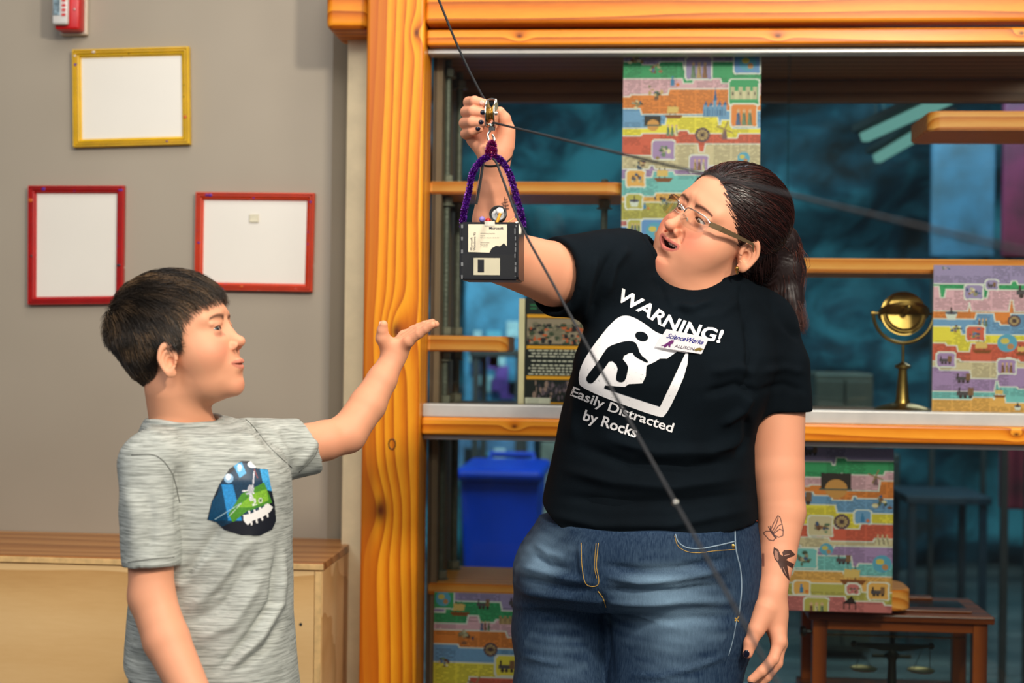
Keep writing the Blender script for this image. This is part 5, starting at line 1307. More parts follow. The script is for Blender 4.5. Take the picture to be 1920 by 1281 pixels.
PW = (lambda n: (n.base(n.ramp(n.noise(n.coord(), 260, 2), [(.22, (150, 150, 152)), (.34, (226, 224, 224))])).set(Roughness=.6), n.m)[-1])(NT('white_shirt_print'))
outer = round_poly(z4([(500, 290), (590, 262), (700, 318), (800, 398), (905, 420), (1060, 535), (868, 985), (800, 990), (262, 790), (240, 720), (262, 620), (340, 490)]), 2)
decal('sign_print', [poly2d(outer)], cS, PW, SH, .0010, 7, 'white rounded sign with a climbing figure')
rock = z4([(940, 525), (870, 575), (820, 575), (780, 600), (725, 625), (720, 700), (695, 750), (600, 755), (570, 775), (430, 765), (425, 785), (820, 915), (1000, 535)])
man = z4([(455, 490), (520, 465), (590, 448), (640, 455), (660, 480), (680, 545), (735, 590), (735, 605), (715, 600), (640, 560), (622, 525), (545, 565), (595, 625), (592, 660), (575, 730), (545, 745), (510, 730), (510, 700), (525, 630), (470, 580), (430, 640), (350, 745), (320, 752), (298, 730), (300, 700), (380, 600), (430, 520)])
hd = z4([(690 + 46 * math.cos(t), 418 + 34 * math.sin(t) + 8 * math.cos(t)) for t in np.linspace(0, 2 * math.pi, 22)[:-1]])
decal('rock_face_print', [poly2d(rock)], cS, M['tee'], SH, .0018, 7)
decal('figure_print', [poly2d(round_poly(man, 1)), poly2d(hd)], cS, M['tee'], SH, .0018, 7)
decal('lettering', [text_line('WARNING!', [(1153, 561), (1187, 578), (1212, 593), (1242, 611), (1285, 627), (1325, 637), (1350, 643)], 25, .12, .028)], cS, PW, SH, .0012, 6, 'white word WARNING! across the chest')
decal('lettering', [text_line('Easily Distracted', [(1069, 741), (1134, 768), (1200, 791), (1260, 811)], 18, -.02, .018)], cS, PW, SH, .0012, 6, 'white words Easily Distracted')
decal('lettering', [text_line('by Rocks', [(1092, 787), (1140, 803), (1192, 821)], 20, -.02, .022)], cS, PW, SH, .0012, 6, 'white words by Rocks')
# ---- name badge pinned on the shirt
bq = [(1249, 617), (1329, 634), (1315, 664), (1228, 650)]
Pc, _ = cS(np.array([1280.0]), np.array([640.0])); dB = (Pc[0] - CAM) @ F_ - .017
bp = [P(x, y, dB + (0.002 if i in (2, 3) else -.001)) for i, (x, y) in enumerate(bq)]
def bpt(u, v, off=0.0):
    a = bp[0] * (1 - u) * (1 - v) + bp[1] * u * (1 - v) + bp[2] * u * v + bp[3] * (1 - u) * v; n = np.cross(bp[1] - bp[0], bp[3] - bp[0]); n /= np.linalg.norm(n); n = n if n @ F_ < 0 else -n
    return a + n * off
rp = round_poly([(0, 0), (.06, 0), (.94, 0), (1, 0), (1, .12), (1, .88), (1, 1), (.94, 1), (.06, 1), (0, 1), (0, .88), (0, .12)], 1)
bm = NB(); a = [bm.verts.new(bpt(u, v, .0)) for u, v in rp]; b = [bm.verts.new(bpt(u, v, .003)) for u, v in rp]; bm.faces.new(a[::-1]); bm.faces.new(b)
for i in range(len(a)): bm.faces.new((a[i], a[(i + 1) % len(a)], b[(i + 1) % len(a)], b[i]))
BD = obj('name_badge', bm, plain('badge_white', (232, 228, 232), .25, var=.02), SH); BD['label'] = 'white plastic name badge with blue lettering'
def badge_text(s, u0, u1, v, hgt, mat, shear=0, bold=.0):
    V, T = text2d(s, 1, shear, bold); w = V[:, 0].max(); bm = NB(); vs = [bm.verts.new(bpt(u0 + (u1 - u0) * x / w, v - y * hgt / .72, .0036)) for x, y in V]
    for t in T:
        try: bm.faces.new([vs[i] for i in t])
        except ValueError: pass
    me = bpy.data.meshes.new('badge_lettering'); bm.to_mesh(me); bm.free(); return link('lettering', me, mat, WOMAN)
badge_text('ScienceWorks', .10, .93, .43, .26, plain('badge_blue', (30, 30, 130), .4), .25, .02)
badge_text('ALLISON', .38, .80, .86, .18, plain('badge_dark', (60, 40, 60), .4))
def badge_blob(pts, mat):
    bm = NB(); bm.faces.new([bm.verts.new(bpt(u, v, .0036)) for u, v in pts]); bmesh.ops.triangulate(bm, faces=bm.faces[:]); me = bpy.data.meshes.new('emblem'); bm.to_mesh(me); bm.free(); link('emblem', me, mat, WOMAN)
badge_blob([(.10, .92), (.16, .80), (.20, .66), (.24, .52), (.30, .50), (.31, .58), (.27, .62), (.31, .70), (.28, .72), (.30, .90), (.27, .90), (.24, .80), (.20, .84), (.21, .96), (.18, .96), (.16, .88)], plain('dino_purple', (110, 40, 110), .4))
badge_blob([(.80, .84), (.84, .70), (.90, .64), (.96, .66), (1.0, .70), (.96, .76), (.95, .86), (.92, .80), (.87, .84), (.86, .92), (.84, .84)], plain('dino_brown', (130, 110, 50), .4))

# ---- wrist band
bm = NB(); u_, v_, d_ = frame_of(W1 - Pt(924, 380, 2.46)); cb = Vector(P(930, 296, 2.435))
tube(bm, [cb + (u_ * math.cos(t) + v_ * math.sin(t)) * .0262 + d_ * .010 * math.cos(t + .6) for t in np.linspace(0, 2 * math.pi, 33)[:-1]], .0024, 8, closed=True); obj('wrist_band', bm, M['black'], WOMAN, smooth=True)

# ---- jeans
HP = slices([(940, 1022, 1414, .165), (990, 1004, 1420, .176), (1030, 982, 1426, .182), (1065, 970, 1428, .186), (1100, 972, 1426, .180), (1125, 985, 1420, .150)], DW)
def jeans_f(p):
    d = column(p, *HP, pw=2.4)
    L1 = chain(p, [Pt(1064, 1070, 2.70), Pt(1058, 1180, 2.69), Pt(1060, 1300, 2.68), Pt(1075, 1500, 2.68), Pt(1090, 1900, 2.72)], (.094, .093, .092, .075, .052), .03)
    L2 = chain(p, [Pt(1290, 1070, 2.66), Pt(1278, 1160, 2.64), Pt(1262, 1290, 2.62), Pt(1262, 1500, 2.60), Pt(1270, 1900, 2.66)], (.132, .134, .116, .085, .055), .03)
    d = smin(d, smin(L1, L2, .012), .035)
    d = smin(d, ell(p, P(1215, 1030, 2.52), (.12, .05, .075)), .06)
    return np.maximum(d, p[:, 2] - RZ(972, DW))
Vj, Qj = surface(jeans_f, *bbox([P(960, 960, DW), P(1440, 1930, DW), P(1000, 960, 2.4), P(1300, 960, 2.9)], .04), .0046, newton=1)
Nj = vnormals(Vj, Qj)
z7 = lambda L: [(940 + x / 3.31, 940 + y / 3.31) for x, y in L]
FJ = [(z7([(100, 400), (250, 440), (420, 480), (560, 500)]), .006, 6), (z7([(110, 470), (260, 510), (420, 545), (580, 560)]), -.006, 6), (z7([(120, 560), (300, 590), (470, 600)]), .005, 6), (z7([(200, 260), (300, 330), (400, 350)]), .005, 6), (z7([(190, 330), (300, 400), (430, 420)]), -.005, 5),
      (z7([(620, 400), (850, 430), (1100, 420), (1440, 350)]), -.007, 7), (z7([(640, 470), (850, 500), (1100, 480), (1430, 420)]), .008, 7), (z7([(650, 560), (850, 560), (1100, 560), (1400, 520)]), -.006, 7), (z7([(660, 640), (850, 640), (1100, 620), (1420, 620)]), .006, 7), (z7([(680, 720), (900, 760), (1150, 740), (1400, 720)]), -.004, 8),
      (z7([(490, 260), (500, 400), (530, 520)]), .005, 5), (z7([(120, 960), (300, 1000), (400, 1020)]), .004, 6), (z7([(800, 1080), (1000, 1090), (1200, 1030), (1400, 960)]), .005, 5), (z7([(600, 560), (640, 640), (660, 800), (700, 1129)]), -.006, 6)]
Vj = folds(Vj, Nj, FJ); Vj = Vj + (Nj * (.0018 * vnoise(Vj, 30, 4))[:, None]).astype(f32)
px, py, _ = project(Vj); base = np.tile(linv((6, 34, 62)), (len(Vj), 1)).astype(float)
fade_light = np.zeros(len(px))  # worn fading and lit areas of the denim, painted together
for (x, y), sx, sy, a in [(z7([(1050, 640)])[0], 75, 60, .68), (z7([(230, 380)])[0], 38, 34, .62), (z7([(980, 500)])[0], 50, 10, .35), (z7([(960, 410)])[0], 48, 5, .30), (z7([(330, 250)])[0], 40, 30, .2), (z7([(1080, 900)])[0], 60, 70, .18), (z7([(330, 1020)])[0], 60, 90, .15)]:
    fade_light += a * np.exp(-((px - x) / sx) ** 2 - ((py - y) / sy) ** 2)
fade_light = np.clip(fade_light + .10 * vnoise(Vj * np.array((1, 1, 2.2)), 60, 6) * (fade_light > .05), 0, .9)[:, None] * (Nj @ F_ < 0)[:, None]
Cj = base * (1 - fade_light) + linv((138, 170, 194)) * fade_light
M['denim'] = (lambda n: (n.base(n.mix(.16, n.n('ShaderNodeAttribute', attribute_name='Col').outputs[0], n.ramp(n.noise(n.coord(scale=(1, 1, .16)), 420, 3), [(.3, (10, 24, 44)), (.7, (110, 136, 160))]))).set(Roughness=.8, Specular_IOR_Level=.2), n.bump(n.noise(n.coord(scale=(1, 1, .25)), 700, 3), .35), n.m)[-1])(NT('denim'))
JN = link('jeans', mesh_np('jeans', Vj, Qj, Cj), M['denim'], WOMAN); JN['label'] = 'faded blue denim jeans with highlights painted in'
cJ = Cast(Vj, Qj); gold = plain('gold_thread', (190, 150, 70), .6); pale = plain('pale_seam', (130, 150, 166), .7)
for pts, rd, m, nm in [(z7([(495, 258), (500, 400), (520, 505), (560, 530), (598, 520), (604, 480), (590, 400), (602, 260)]), .0007, gold, 'fly_stitching'), (z7([(588, 262), (578, 400), (592, 480)]), .0006, gold, 'fly_stitching'),
                   (z7([(1080, 205), (1100, 255), (1150, 288), (1230, 295), (1330, 278), (1450, 250)]), .0013, pale, 'pocket_edge'), (z7([(1075, 215), (1095, 275), (1150, 312), (1230, 320), (1330, 308), (1450, 300)]), .0006, gold, 'pocket_stitching'),
                   (z7([(1450, 175), (1456, 300), (1485, 430), (1490, 560), (1475, 700)]), .0014, pale, 'side_seam'), (z7([(1460, 740), (1440, 850), (1410, 960)]), .0009, pale, 'side_seam'), (z7([(1450, 745), (1475, 715)]), .0014, gold, 'bar_tack'), (z7([(1450, 725), (1472, 748)]), .0014, gold, 'bar_tack'),
                   (z7([(600, 560), (630, 600), (650, 660)]), .0008, gold, 'crotch_seam')]:
    seam(nm, pts, cJ, rd, m, JN, .0004)
Pr, _ = cJ(np.array([z7([(1437, 280)])[0][0]]), np.array([z7([(1437, 280)])[0][1]])); bm = NB(); lathe(bm, [(.004, 0), (.004, .0016), (.002, .0026)], Pr[0], (0, -1, 0), 14); obj('rivet', bm, M['brass'], JN, smooth=True)
# plain dark shoes, below the picture
for x, D in ((1090, 2.70), (1270, 2.64)):
    c = P(x, 1900, D); bm = NB(); bmesh.ops.create_uvsphere(bm, u_segments=20, v_segments=14, radius=1, matrix=Matrix.Translation((c[0], c[1] - .06, .05)) @ Matrix.Diagonal((.05, .14, .052, 1)))
    for v in bm.verts: v.co.z = max(v.co.z, 0.001)
    obj('shoe', bm, M['black'], WOMAN, smooth=True)
# ================================================================== the boy
DB_ = 2.22
BOY = empty('person', (P(400, 1100, DB_)[0], P(400, 1100, DB_)[1], 0), 'boy with short dark hair in a heathered grey T-shirt reaching out an open palm', 'person')
sB = .90
RB = head_frame((.94, -.06, .30), (-.30, .02, .95))
hBo = P(461, 642, 2.20) - RB @ np.array((0, .110, -.032)) * sB
def b2w(q): return hBo + RB @ (np.asarray(q) * sB)
RBf, hBf = RB.astype(f32), hBo.astype(f32)
bS1, bE1, bW1 = P(290, 872, 2.15), P(284, 1118, 2.11), P(392, 1372, 2.04)          # near arm, hanging
bS2, bE2, bW2 = P(488, 852, 2.31), P(650, 815, 2.40), P(739, 668, 2.455)          # far arm, reaching out
NB1 = P(345, 815, 2.245)
BF = [([(766, 640, 2.435), (786, 626, 2.425), (799, 617, 2.42), (811, 609, 2.415)], (.0085, .0078, .0070, .0060)),
      ([(764, 636, 2.452), (786, 619, 2.446), (802, 611, 2.442), (817, 608, 2.438)], (.0085, .0078, .0072, .0060)),
      ([(761, 632, 2.470), (783, 616, 2.466), (797, 609, 2.462), (811, 604, 2.460)], (.0082, .0076, .0070, .0058)),
      ([(757, 630, 2.486), (774, 618, 2.484), (786, 612, 2.482), (796, 608, 2.480)], (.0078, .0068, .0062, .0054))]
BT = ([(727, 651, 2.450), (718, 634, 2.440), (717, 620, 2.434), (719, 609, 2.430)], (.0135, .0108, .0092, .0074))
BFw, BTw = [fw(c) for c in BF], fw(BT)
def bhand(p):
    d = cone(p, bW2, P(748, 652, 2.455), .0190, .0185)
    for c in BFw: d = smin(d, cone(p, P(744, 655, 2.458), c[0][0], .0155, .0105), .008)
    d = smin(d, cone(p, P(738, 656, 2.452), BTw[0][1], .0150, .0118), .012)
    d = smax(d, -ell(p, P(752, 622, 2.45), (.018, .020, .008)), .012)
    d = smin(d, chain(p, *BTw, .003), .006)
    e = None
    for c in BFw: g = chain(p, *c, .002); e = g if e is None else smin(e, g, .0015)
    return smin(d, e, .004)
def barm2(p):
    d = chain(p, [bS2, P(610, 826, 2.375), bE2], (.040, .0330, .0305), .006)
    d = smin(d, chain(p, [P(652, 812, 2.40), P(690, 758, 2.425), P(716, 712, 2.44), bW2], (.0320, .0310, .0255, .0198), .006), .012)
    return smin(d, bhand(p), .010)
def barm1(p):
    d = chain(p, [bS1, P(282, 1010, 2.12), bE1], (.040, .0335, .0330), .006)
    return smin(d, chain(p, [bE1, P(312, 1200, 2.09), bW1, P(408, 1400, 2.03)], (.0330, .0335, .0245, .0235), .006), .010)
def headB(p):
    q = ((p - hBf) @ RBf / f32(sB)).astype(f32); return face_sdf(q, plump=0.0, mouth=0.0, child=1.0, smile=.8, earz=-.0270, ears=.90, eary=-.004, pout=.78, eo=.9, mz=-.005, mw=1.1) * sB
def bodyB(p):
    d = smin(headB(p), cone(p, b2w((0, -.034, -.070)), NB1, .047, .050), .022)
    for s in (bS1, bS2): d = smin(d, cone(p, NB1 + np.array((0, 0, -.03)), s, .045, .04), .03)
    return d
lo, hi = b2w((0, 0, 0)) - .16, b2w((0, 0, 0)) + .16
V1, Q1 = surface(bodyB, (lo[0], lo[1], P(345, 850, DB_)[2]), hi, .0013)
V2, Q2 = surface(barm2, *bbox([bS2, bE2, bW2, P(818, 606, 2.45), P(719, 605, 2.45)], .05), .0017)
V3, Q3 = surface(barm1, *bbox([bS1, bE1, bW1], .06), .0028)
SKB = (222, 158, 122)
qh = (V1 - hBo) @ RB / sB
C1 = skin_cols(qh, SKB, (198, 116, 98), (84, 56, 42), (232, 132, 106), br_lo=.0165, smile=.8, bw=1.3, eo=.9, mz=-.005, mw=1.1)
V, Q, C = join_np([(V1, Q1, C1), (V2, Q2, armcols(V2, SKB)), (V3, Q3, armcols(V3, SKB))])
link('body', mesh_np('body', V, Q, C), M['skin'], BOY)
gz = P(900, 520, 1.9)
for s in (-1, 1): w = b2w((s * .0310, .0700, .0010)); eyeball('eye', BOY, w, gz - w, .0122 * sB, (72, 78, 80))
NP_ = plain('child_nail', (238, 186, 166), .3)
t = BTw[0][3]; nail(BOY, t + np.array((-.9, -.1, .1)) * .0072, (-.9, -.1, .2), vdir(BTw[0][2], t), .0040, .0052, NP_)

# ---- hair
bz = [-.2, -.062, -.050, -.030, -.018, -.010, .004, .030, .045, .060, .075, .12]
by = [-.060, -.056, -.048, -.034, -.034, .024, .030, .042, .050, .066, .076, .084]
bc, br3 = np.array((0, -.017, .040)), np.array((.080, .1005, .0865))
def bcap(q, g=0.0):
    d = ell(q, bc, br3 + g); h_ = q[:, 1] - np.interp(q[:, 2], bz, by).astype(f32)
    d = smin(d, ell(q, (0, -.054, -.018), (.053, .040, .043)), .03)
    d = smin(d, ell(np.stack([np.abs(q[:, 0]), q[:, 1], q[:, 2]], 1), (.0670, .010, .006), (.0105, .026, .026)), .012)
    return smax(d, h_ * .7, .008)
def hairB(p):
    q = ((p - hBf) @ RBf / f32(sB)).astype(f32); return bcap(q) * sB
c0 = b2w(bc); Vh, Qh = surface(hairB, c0 - .125, c0 + .125, .0026)
Ch = np.tile(linv((36, 30, 24)), (len(Vh), 1))
r = np.random.default_rng(21); qn = (Vh - hBo) @ RB / sB; Nh = vnormals(Vh, Qh) @ RB
q0 = qn; ok = np.ones(len(qn), bool)
ok &= ~((Nh[:, 1] > .75) & (qn[:, 2] < .02))
idx = r.choice(np.where(ok)[0], 22000); s0 = qn[idx] + r.normal(size=(22000, 3)) * .0008; n0 = Nh[idx]
top = np.clip((s0[:, 2] - .03) / .06, 0, 1); back = np.clip((-s0[:, 1] - .02) / .06, 0, 1)
flow = np.stack([.25 * np.sign(s0[:, 0]) * (1 - top), .9 * top + .35 * (1 - top) * (1 - 2 * back), -1.0 * (1 - top) - .15 * top], 1)
flow += np.stack([.35 * np.sin(s0[:, 1] * 60 + s0[:, 2] * 40), .1 * np.sin(s0[:, 0] * 70), 0 * top], 1) * .6 + r.normal(size=flow.shape) * .16
wh = np.array((.0, -.085, .085)); dv = s0 - wh; dl = np.linalg.norm(dv, axis=1, keepdims=True); flow += dv / dl * np.exp(-(dl / .05) ** 2) * 1.1
flow -= n0 * np.sum(flow * n0, 1, keepdims=True); flow /= np.linalg.norm(flow, axis=1, keepdims=True)
L = .015 + .022 * top + .006 * r.random(len(top)); L = L * np.where(s0[:, 2] < -.02, .7, 1)
k = 7; t = np.linspace(0, 1, k)[None, :, None]
lift_ = (.22 + .22 * top)[:, None, None] + r.uniform(-.10, .20, (len(top), 1, 1))
pp = s0[:, None] + flow[:, None] * L[:, None, None] * t + n0[:, None] * (L[:, None, None] * lift_ * (t - .55 * t ** 2))
pp[:, :, 2] -= (L[:, None] ** 2) * 6 * t[..., 0] ** 2
# fringe that falls over the forehead
NF = 2600; a = r.uniform(-.058, .058, NF); y_ = r.uniform(.015, .062, NF); fs = np.stack([a, y_, .040 + .0885 * np.sqrt(np.clip(1 - (a / .083) ** 2 - ((y_ + .018) / .105) ** 2, 0, 1))], 1)
fe = np.stack([a * 1.02 + r.normal(size=NF) * .003, .083 * np.sqrt(np.clip(1 - (a / .092) ** 2, .2, 1)) - .0045 + r.normal(size=NF) * .0012, .055 + .006 * np.sin(a * 130) + r.normal(size=NF) * .003 + 5.5 * a ** 2], 1)
mid = np.stack([a, .088 * np.sqrt(np.clip(1 - (a / .088) ** 2, .2, 1)) - .006, .085 - .5 * a ** 2 / .075 + r.uniform(-.004, .004, NF)], 1)
fp = fs[:, None] * (1 - t) ** 2 + 2 * mid[:, None] * t * (1 - t) + fe[:, None] * t ** 2
pp = np.concatenate([pp, fp]); n_ = len(pp)
pw = hBo + (pp * sB) @ RB.T
lt = r.random((n_, 1)) ** 3  # paler strands put the brown sheen into the hair colour
cc = linv((48, 40, 32)) * r.uniform(.4, 1.6, (n_, 1)) * (1 + .5 * vnoise(pw[:, 0], 160, 5))[:, None] + linv((150, 118, 84)) * lt * 1.1 * np.clip(.5 + vnoise(pw[:, 3], 90, 6), 0, 1.5)[:, None]
SV, SQ = strands(pw, r.uniform(.00035, .00062, n_)); SC = np.repeat(cc, k * 3, axis=0)
V, Q, C = join_np([(Vh, Qh, Ch), (SV, SQ, SC)])
h = link('hair', mesh_np('hair', V, Q, C), M['hair'], BOY); h['label'] = 'short dark brown hair with a straight fringe'

# ---- heathered T-shirt
TB = slices([(792, 270, 430, .050), (812, 262, 478, .068), (845, 256, 528, .088), (890, 250, 545, .100), (950, 252, 546, .104), (1020, 254, 547, .104), (1090, 250, 549, .106), (1150, 244, 551, .112), (1210, 238, 554, .116), (1260, 234, 558, .118), (1340, 236, 566, .118)], 2.235)
bC1, bC2 = P(285, 1062, 2.112), P(581, 838, 2.352)
def bshirt_out(p, cut=False):
    d = column(p, *TB, pw=2.3)
    s1 = chain(p, [bS1, P(281, 960, 2.125), bC1 + (bC1 - bS1) * .2], (.052, .0455, .0405), .006); s2 = cone(p, bS2 + np.array((-.01, 0, .002)), bC2 + (bC2 - bS2) * .3, .056, .0455)
    if cut: s1 = np.maximum(s1, (p - bC1.astype(f32)) @ bn1.astype(f32)); s2 = np.maximum(s2, (p - bC2.astype(f32)) @ bn2.astype(f32))
    d = smin(smin(d, s1, .014), s2, .024)
    for s, r_ in ((bS1, .046), (bS2, .048)): d = smin(d, cone(p, NB1 + np.array((0, 0, -.018)), s, .050, r_), .025)
    return d
bn1 = np.array((.05, -.05, -1.0)); bn1 /= np.linalg.norm(bn1); bn2 = (bC2 - bS2) / np.linalg.norm(bC2 - bS2); bn2 = bn2 + np.array((.10, 0, .32)); bn2 /= np.linalg.norm(bn2)
cB = P(345, 792, 2.235); nB = np.array((.22, -.18, .95)); nB /= np.linalg.norm(nB)
def neckcut(p, c, n, r_):
    a = (p - c.astype(f32)) @ n.astype(f32); rr = ln((p - c.astype(f32)) - a[:, None] * n.astype(f32)); return -np.maximum(rr - r_, -a - .04)
bAx = P(575, 893, 2.352)
def bshirt(p):
    d = np.maximum(bshirt_out(p, True), -(bshirt_out(p) + .009))
    zh = np.interp(p[:, 0], [P(x, 1250, DB_)[0] for x in (225, 300, 420, 560)], [P(300, y, DB_)[2] for y in (1238, 1275, 1330, 1335)]).astype(f32)
    d = np.maximum(d, zh - p[:, 2])
    return np.maximum(d, neckcut(p, cB, nB, .0565))
Vs, Qs = surface(bshirt, *bbox([bS1, bC1, P(235, 1340, DB_), P(560, 1340, DB_), P(330, 770, DB_), P(620, 830, 2.36)], .13), .0032, newton=0)
Vs = smooth_mesh(Vs, Qs, 3); Ns = vnormals(Vs, Qs)
z5 = lambda L: [(200 + x / 2.368, 740 + y / 2.368) for x, y in L]
BFd = [(z5([(330, 830), (420, 720), (520, 560)]), -.009, 11), (z5([(300, 870), (380, 800), (470, 690)]), .008, 10), (z5([(350, 960), (500, 850), (640, 640)]), .008, 12), (z5([(360, 1030), (520, 930), (680, 690)]), -.008, 11), (z5([(480, 1240), (620, 1090), (740, 920), (770, 640)]), -.010, 8),
       (z5([(520, 1230), (680, 1080), (770, 930), (790, 700)]), .008, 8), (z5([(560, 1240), (700, 1130), (780, 1000)]), -.007, 7), (z5([(400, 1090), (560, 1020), (700, 800)]), .006, 10), (z5([(320, 300), (330, 450), (320, 640)]), -.009, 9), (z5([(290, 640), (330, 560), (340, 430)]), .004, 9),
       (z5([(560, 70), (640, 110), (680, 170)]), -.008, 6), (z5([(530, 100), (610, 150), (660, 220)]), .006, 7), (z5([(700, 140), (760, 200), (820, 320)]), .005, 9), (z5([(670, 180), (740, 260), (815, 330)]), -.004, 5), (z5([(840, 330), (900, 260), (950, 180)]), .006, 8),
       (z5([(100, 400), (120, 560), (110, 720)]), .004, 14), (z5([(180, 430), (200, 560), (190, 700)]), -.004, 12), (z5([(100, 1110), (200, 1120), (260, 1200)]), .006, 9), (z5([(95, 1160), (180, 1190), (240, 1250)]), -.005, 8), (z5([(170, 120), (230, 190), (300, 300)]), .003, 12),
       (z5([(700, 200), (640, 260), (560, 250)]), .004, 12), (z5([(620, 680), (560, 800), (450, 930)]), -.007, 8)]
Vs = folds(Vs, Ns, BFd); Vs = Vs + (Ns * (.0016 * vnoise(Vs, 30, 8))[:, None]).astype(f32)
hth = NT('heather_grey'); v1 = hth.noise(hth.coord(scale=(7, 7, 150)), 3.2, 3, .6, .3); v2 = hth.noise(hth.coord(scale=(16, 16, 300)), 4, 2)
hth.base(hth.mix(.35, hth.ramp(v1, [(.36, (122, 127, 122)), (.5, (170, 175, 169)), (.64, (198, 203, 197))]), hth.ramp(v2, [(.35, (110, 112, 104)), (.65, (190, 190, 180))]))).set(Roughness=.8, Specular_IOR_Level=.2); hth.bump(v2, .15)
M['heather'] = hth.m
BS = link('t_shirt', mesh_np('t_shirt', Vs, Qs), M['heather'], BOY); BS['label'] = 'heathered light grey T-shirt with a printed football'
collar_ring(cB, nB, .0560, bshirt_out, .0062, M['heather'], BS)
cB_ = Cast(Vs, Qs)
sg = plain('grey_stitch', (104, 106, 100), .8)
for pts in (z5([(545, 60), (640, 130), (720, 230), (822, 325)]), z5([(110, 268), (220, 272), (290, 350), (325, 480)]), z5([(95, 745), (200, 730), (300, 722)]), z5([(940, 100), (945, 190), (925, 270), (855, 345)])): seam('seam', pts, cB_, .0008, sg, BS, .0003)
# football print, painted cell by cell on a patch that follows the cloth
x0, y0, w_, h_ = 386, 858, 138, 150; A = np.zeros((h_, w_, 3)); A[:] = (22, 26, 34)
zz = lambda L: [(x - x0, y - y0) for x, y in z5(L)]
poly(A, zz([(470, 540), (500, 400), (600, 300), (700, 330), (720, 560), (600, 620), (480, 600)]), (20, 52, 76))
poly(A, zz([(450, 560), (470, 470), (520, 410), (560, 560)]), (12, 60, 90)); poly(A, zz([(510, 400), (560, 400), (600, 560), (540, 560)]), (40, 130, 190)); poly(A, zz([(560, 310), (600, 300), (620, 350), (590, 370)]), (70, 160, 210)); poly(A, zz([(680, 330), (720, 335), (735, 430), (700, 420)]), (60, 150, 200))
poly(A, zz([(540, 530), (600, 440), (700, 390), (735, 480), (620, 520), (560, 570)]), (70, 130, 40)); poly(A, zz([(580, 500), (650, 440), (710, 420), (720, 470), (640, 500)]), (120, 170, 50))
disc(A, *zz([(542, 372)])[0], 9, 9, (150, 190, 220), .8); disc(A, *zz([(540, 366)])[0], 5, 6, (214, 226, 236)); disc(A, *zz([(590, 325)])[0], 5, 7, (160, 196, 222)); disc(A, *zz([(590, 318)])[0], 3, 4, (214, 226, 236)); disc(A, *zz([(650, 310)])[0], 10, 7, (226, 230, 232))
for L_, c in (([(655, 340), (650, 400), (640, 440), (660, 480), (648, 490)], (190, 190, 196)), ([(600, 430), (640, 425), (655, 440)], (210, 210, 214)), ([(540, 545), (600, 480)], (190, 200, 190)), ([(480, 555), (600, 480)], (150, 180, 190)), ([(655, 330), (670, 370)], (160, 70, 60))):
    q = zz(L_)
    for a_, b_ in zip(q, q[1:]): line(A, *a_, *b_, 2.6 if c[0] > 195 or c[0] == 190 and len(L_) > 3 else 1.2, c)
disc(A, *zz([(640, 420)])[0], 6, 8, (170, 170, 176)); [line(A, *a_, *b_, 1.6, (214, 218, 206)) for a_, b_ in zip(zz([(645, 470), (660, 464), (662, 478), (648, 494), (668, 488)]), zz([(660, 464), (662, 478), (648, 494), (668, 488), (668, 488.5)]))]; disc(A, *zz([(683, 470)])[0], 4, 5, (200, 206, 190)); disc(A, *zz([(683, 470)])[0], 2.4, 3.4, (70, 110, 50)); disc(A, *zz([(640, 455)])[0], 3, 8, (196, 198, 204)); disc(A, *zz([(628, 440)])[0], 5, 2, (180, 184, 190)); A *= 1 + np.random.default_rng(3).normal(0, .09, A.shape[:2] + (1,)); A = np.clip(A, 0, 255)
poly(A, zz([(505, 590), (560, 565), (605, 560), (620, 560), (740, 500), (755, 540), (730, 600), (660, 625), (560, 620)]), (26, 28, 36))
poly(A, zz([(606, 535), (640, 530), (690, 505), (715, 482), (738, 500), (728, 520), (690, 545), (650, 560), (625, 580), (608, 560)]), (226, 224, 220))
for a_, b_ in (((632, 515), (645, 580)), ((656, 510), (668, 572)), ((680, 500), (692, 560)), ((704, 488), (716, 545))): (lambda p_, q_: line(A, *p_, *q_, 3.4, (226, 224, 220)))(*zz([a_, b_]))
out_ = np.array(zz([(447, 555), (465, 480), (500, 400), (545, 330), (600, 294), (640, 296), (668, 328), (715, 332), (728, 400), (745, 480), (753, 560), (735, 600), (680, 626), (600, 624), (520, 600), (490, 568)]))
mask = np.zeros((h_, w_, 3)); poly(mask, out_, (1, 1, 1)); gx, gy = np.meshgrid(np.arange(0, w_ + 1) + x0 - .5, np.arange(0, h_ + 1) + y0 - .5)
Pw, ok = cB_(gx.ravel(), gy.ravel()); nn = CAM - Pw; nn /= np.linalg.norm(nn, axis=1)[:, None]; Pw = Pw + nn * .0012
I = np.arange((w_ + 1) * (h_ + 1)).reshape(h_ + 1, w_ + 1); Fq = np.stack([I[1:, :-1], I[1:, 1:], I[:-1, 1:], I[:-1, :-1]], -1).reshape(-1, 4); kp = (mask[..., 0].ravel() > .5) & ok[Fq].all(1)
Fq = Fq[kp]; colr = linv(A).reshape(-1, 3)[kp]; us = np.unique(Fq); mp = np.zeros(len(Pw), int); mp[us] = np.arange(len(us))
me = mesh_np('football_print', Pw[us], mp[Fq]); a = me.color_attributes.new('Col', 'BYTE_COLOR', 'CORNER'); c = np.ones((len(Fq), 4, 4), np.float32); c[:, :, :3] = colr[:, None]; a.data.foreach_set('color', c.ravel())
o = link('football_print', me, M['print'], BS); o['label'] = 'blue and green football print with white laces'
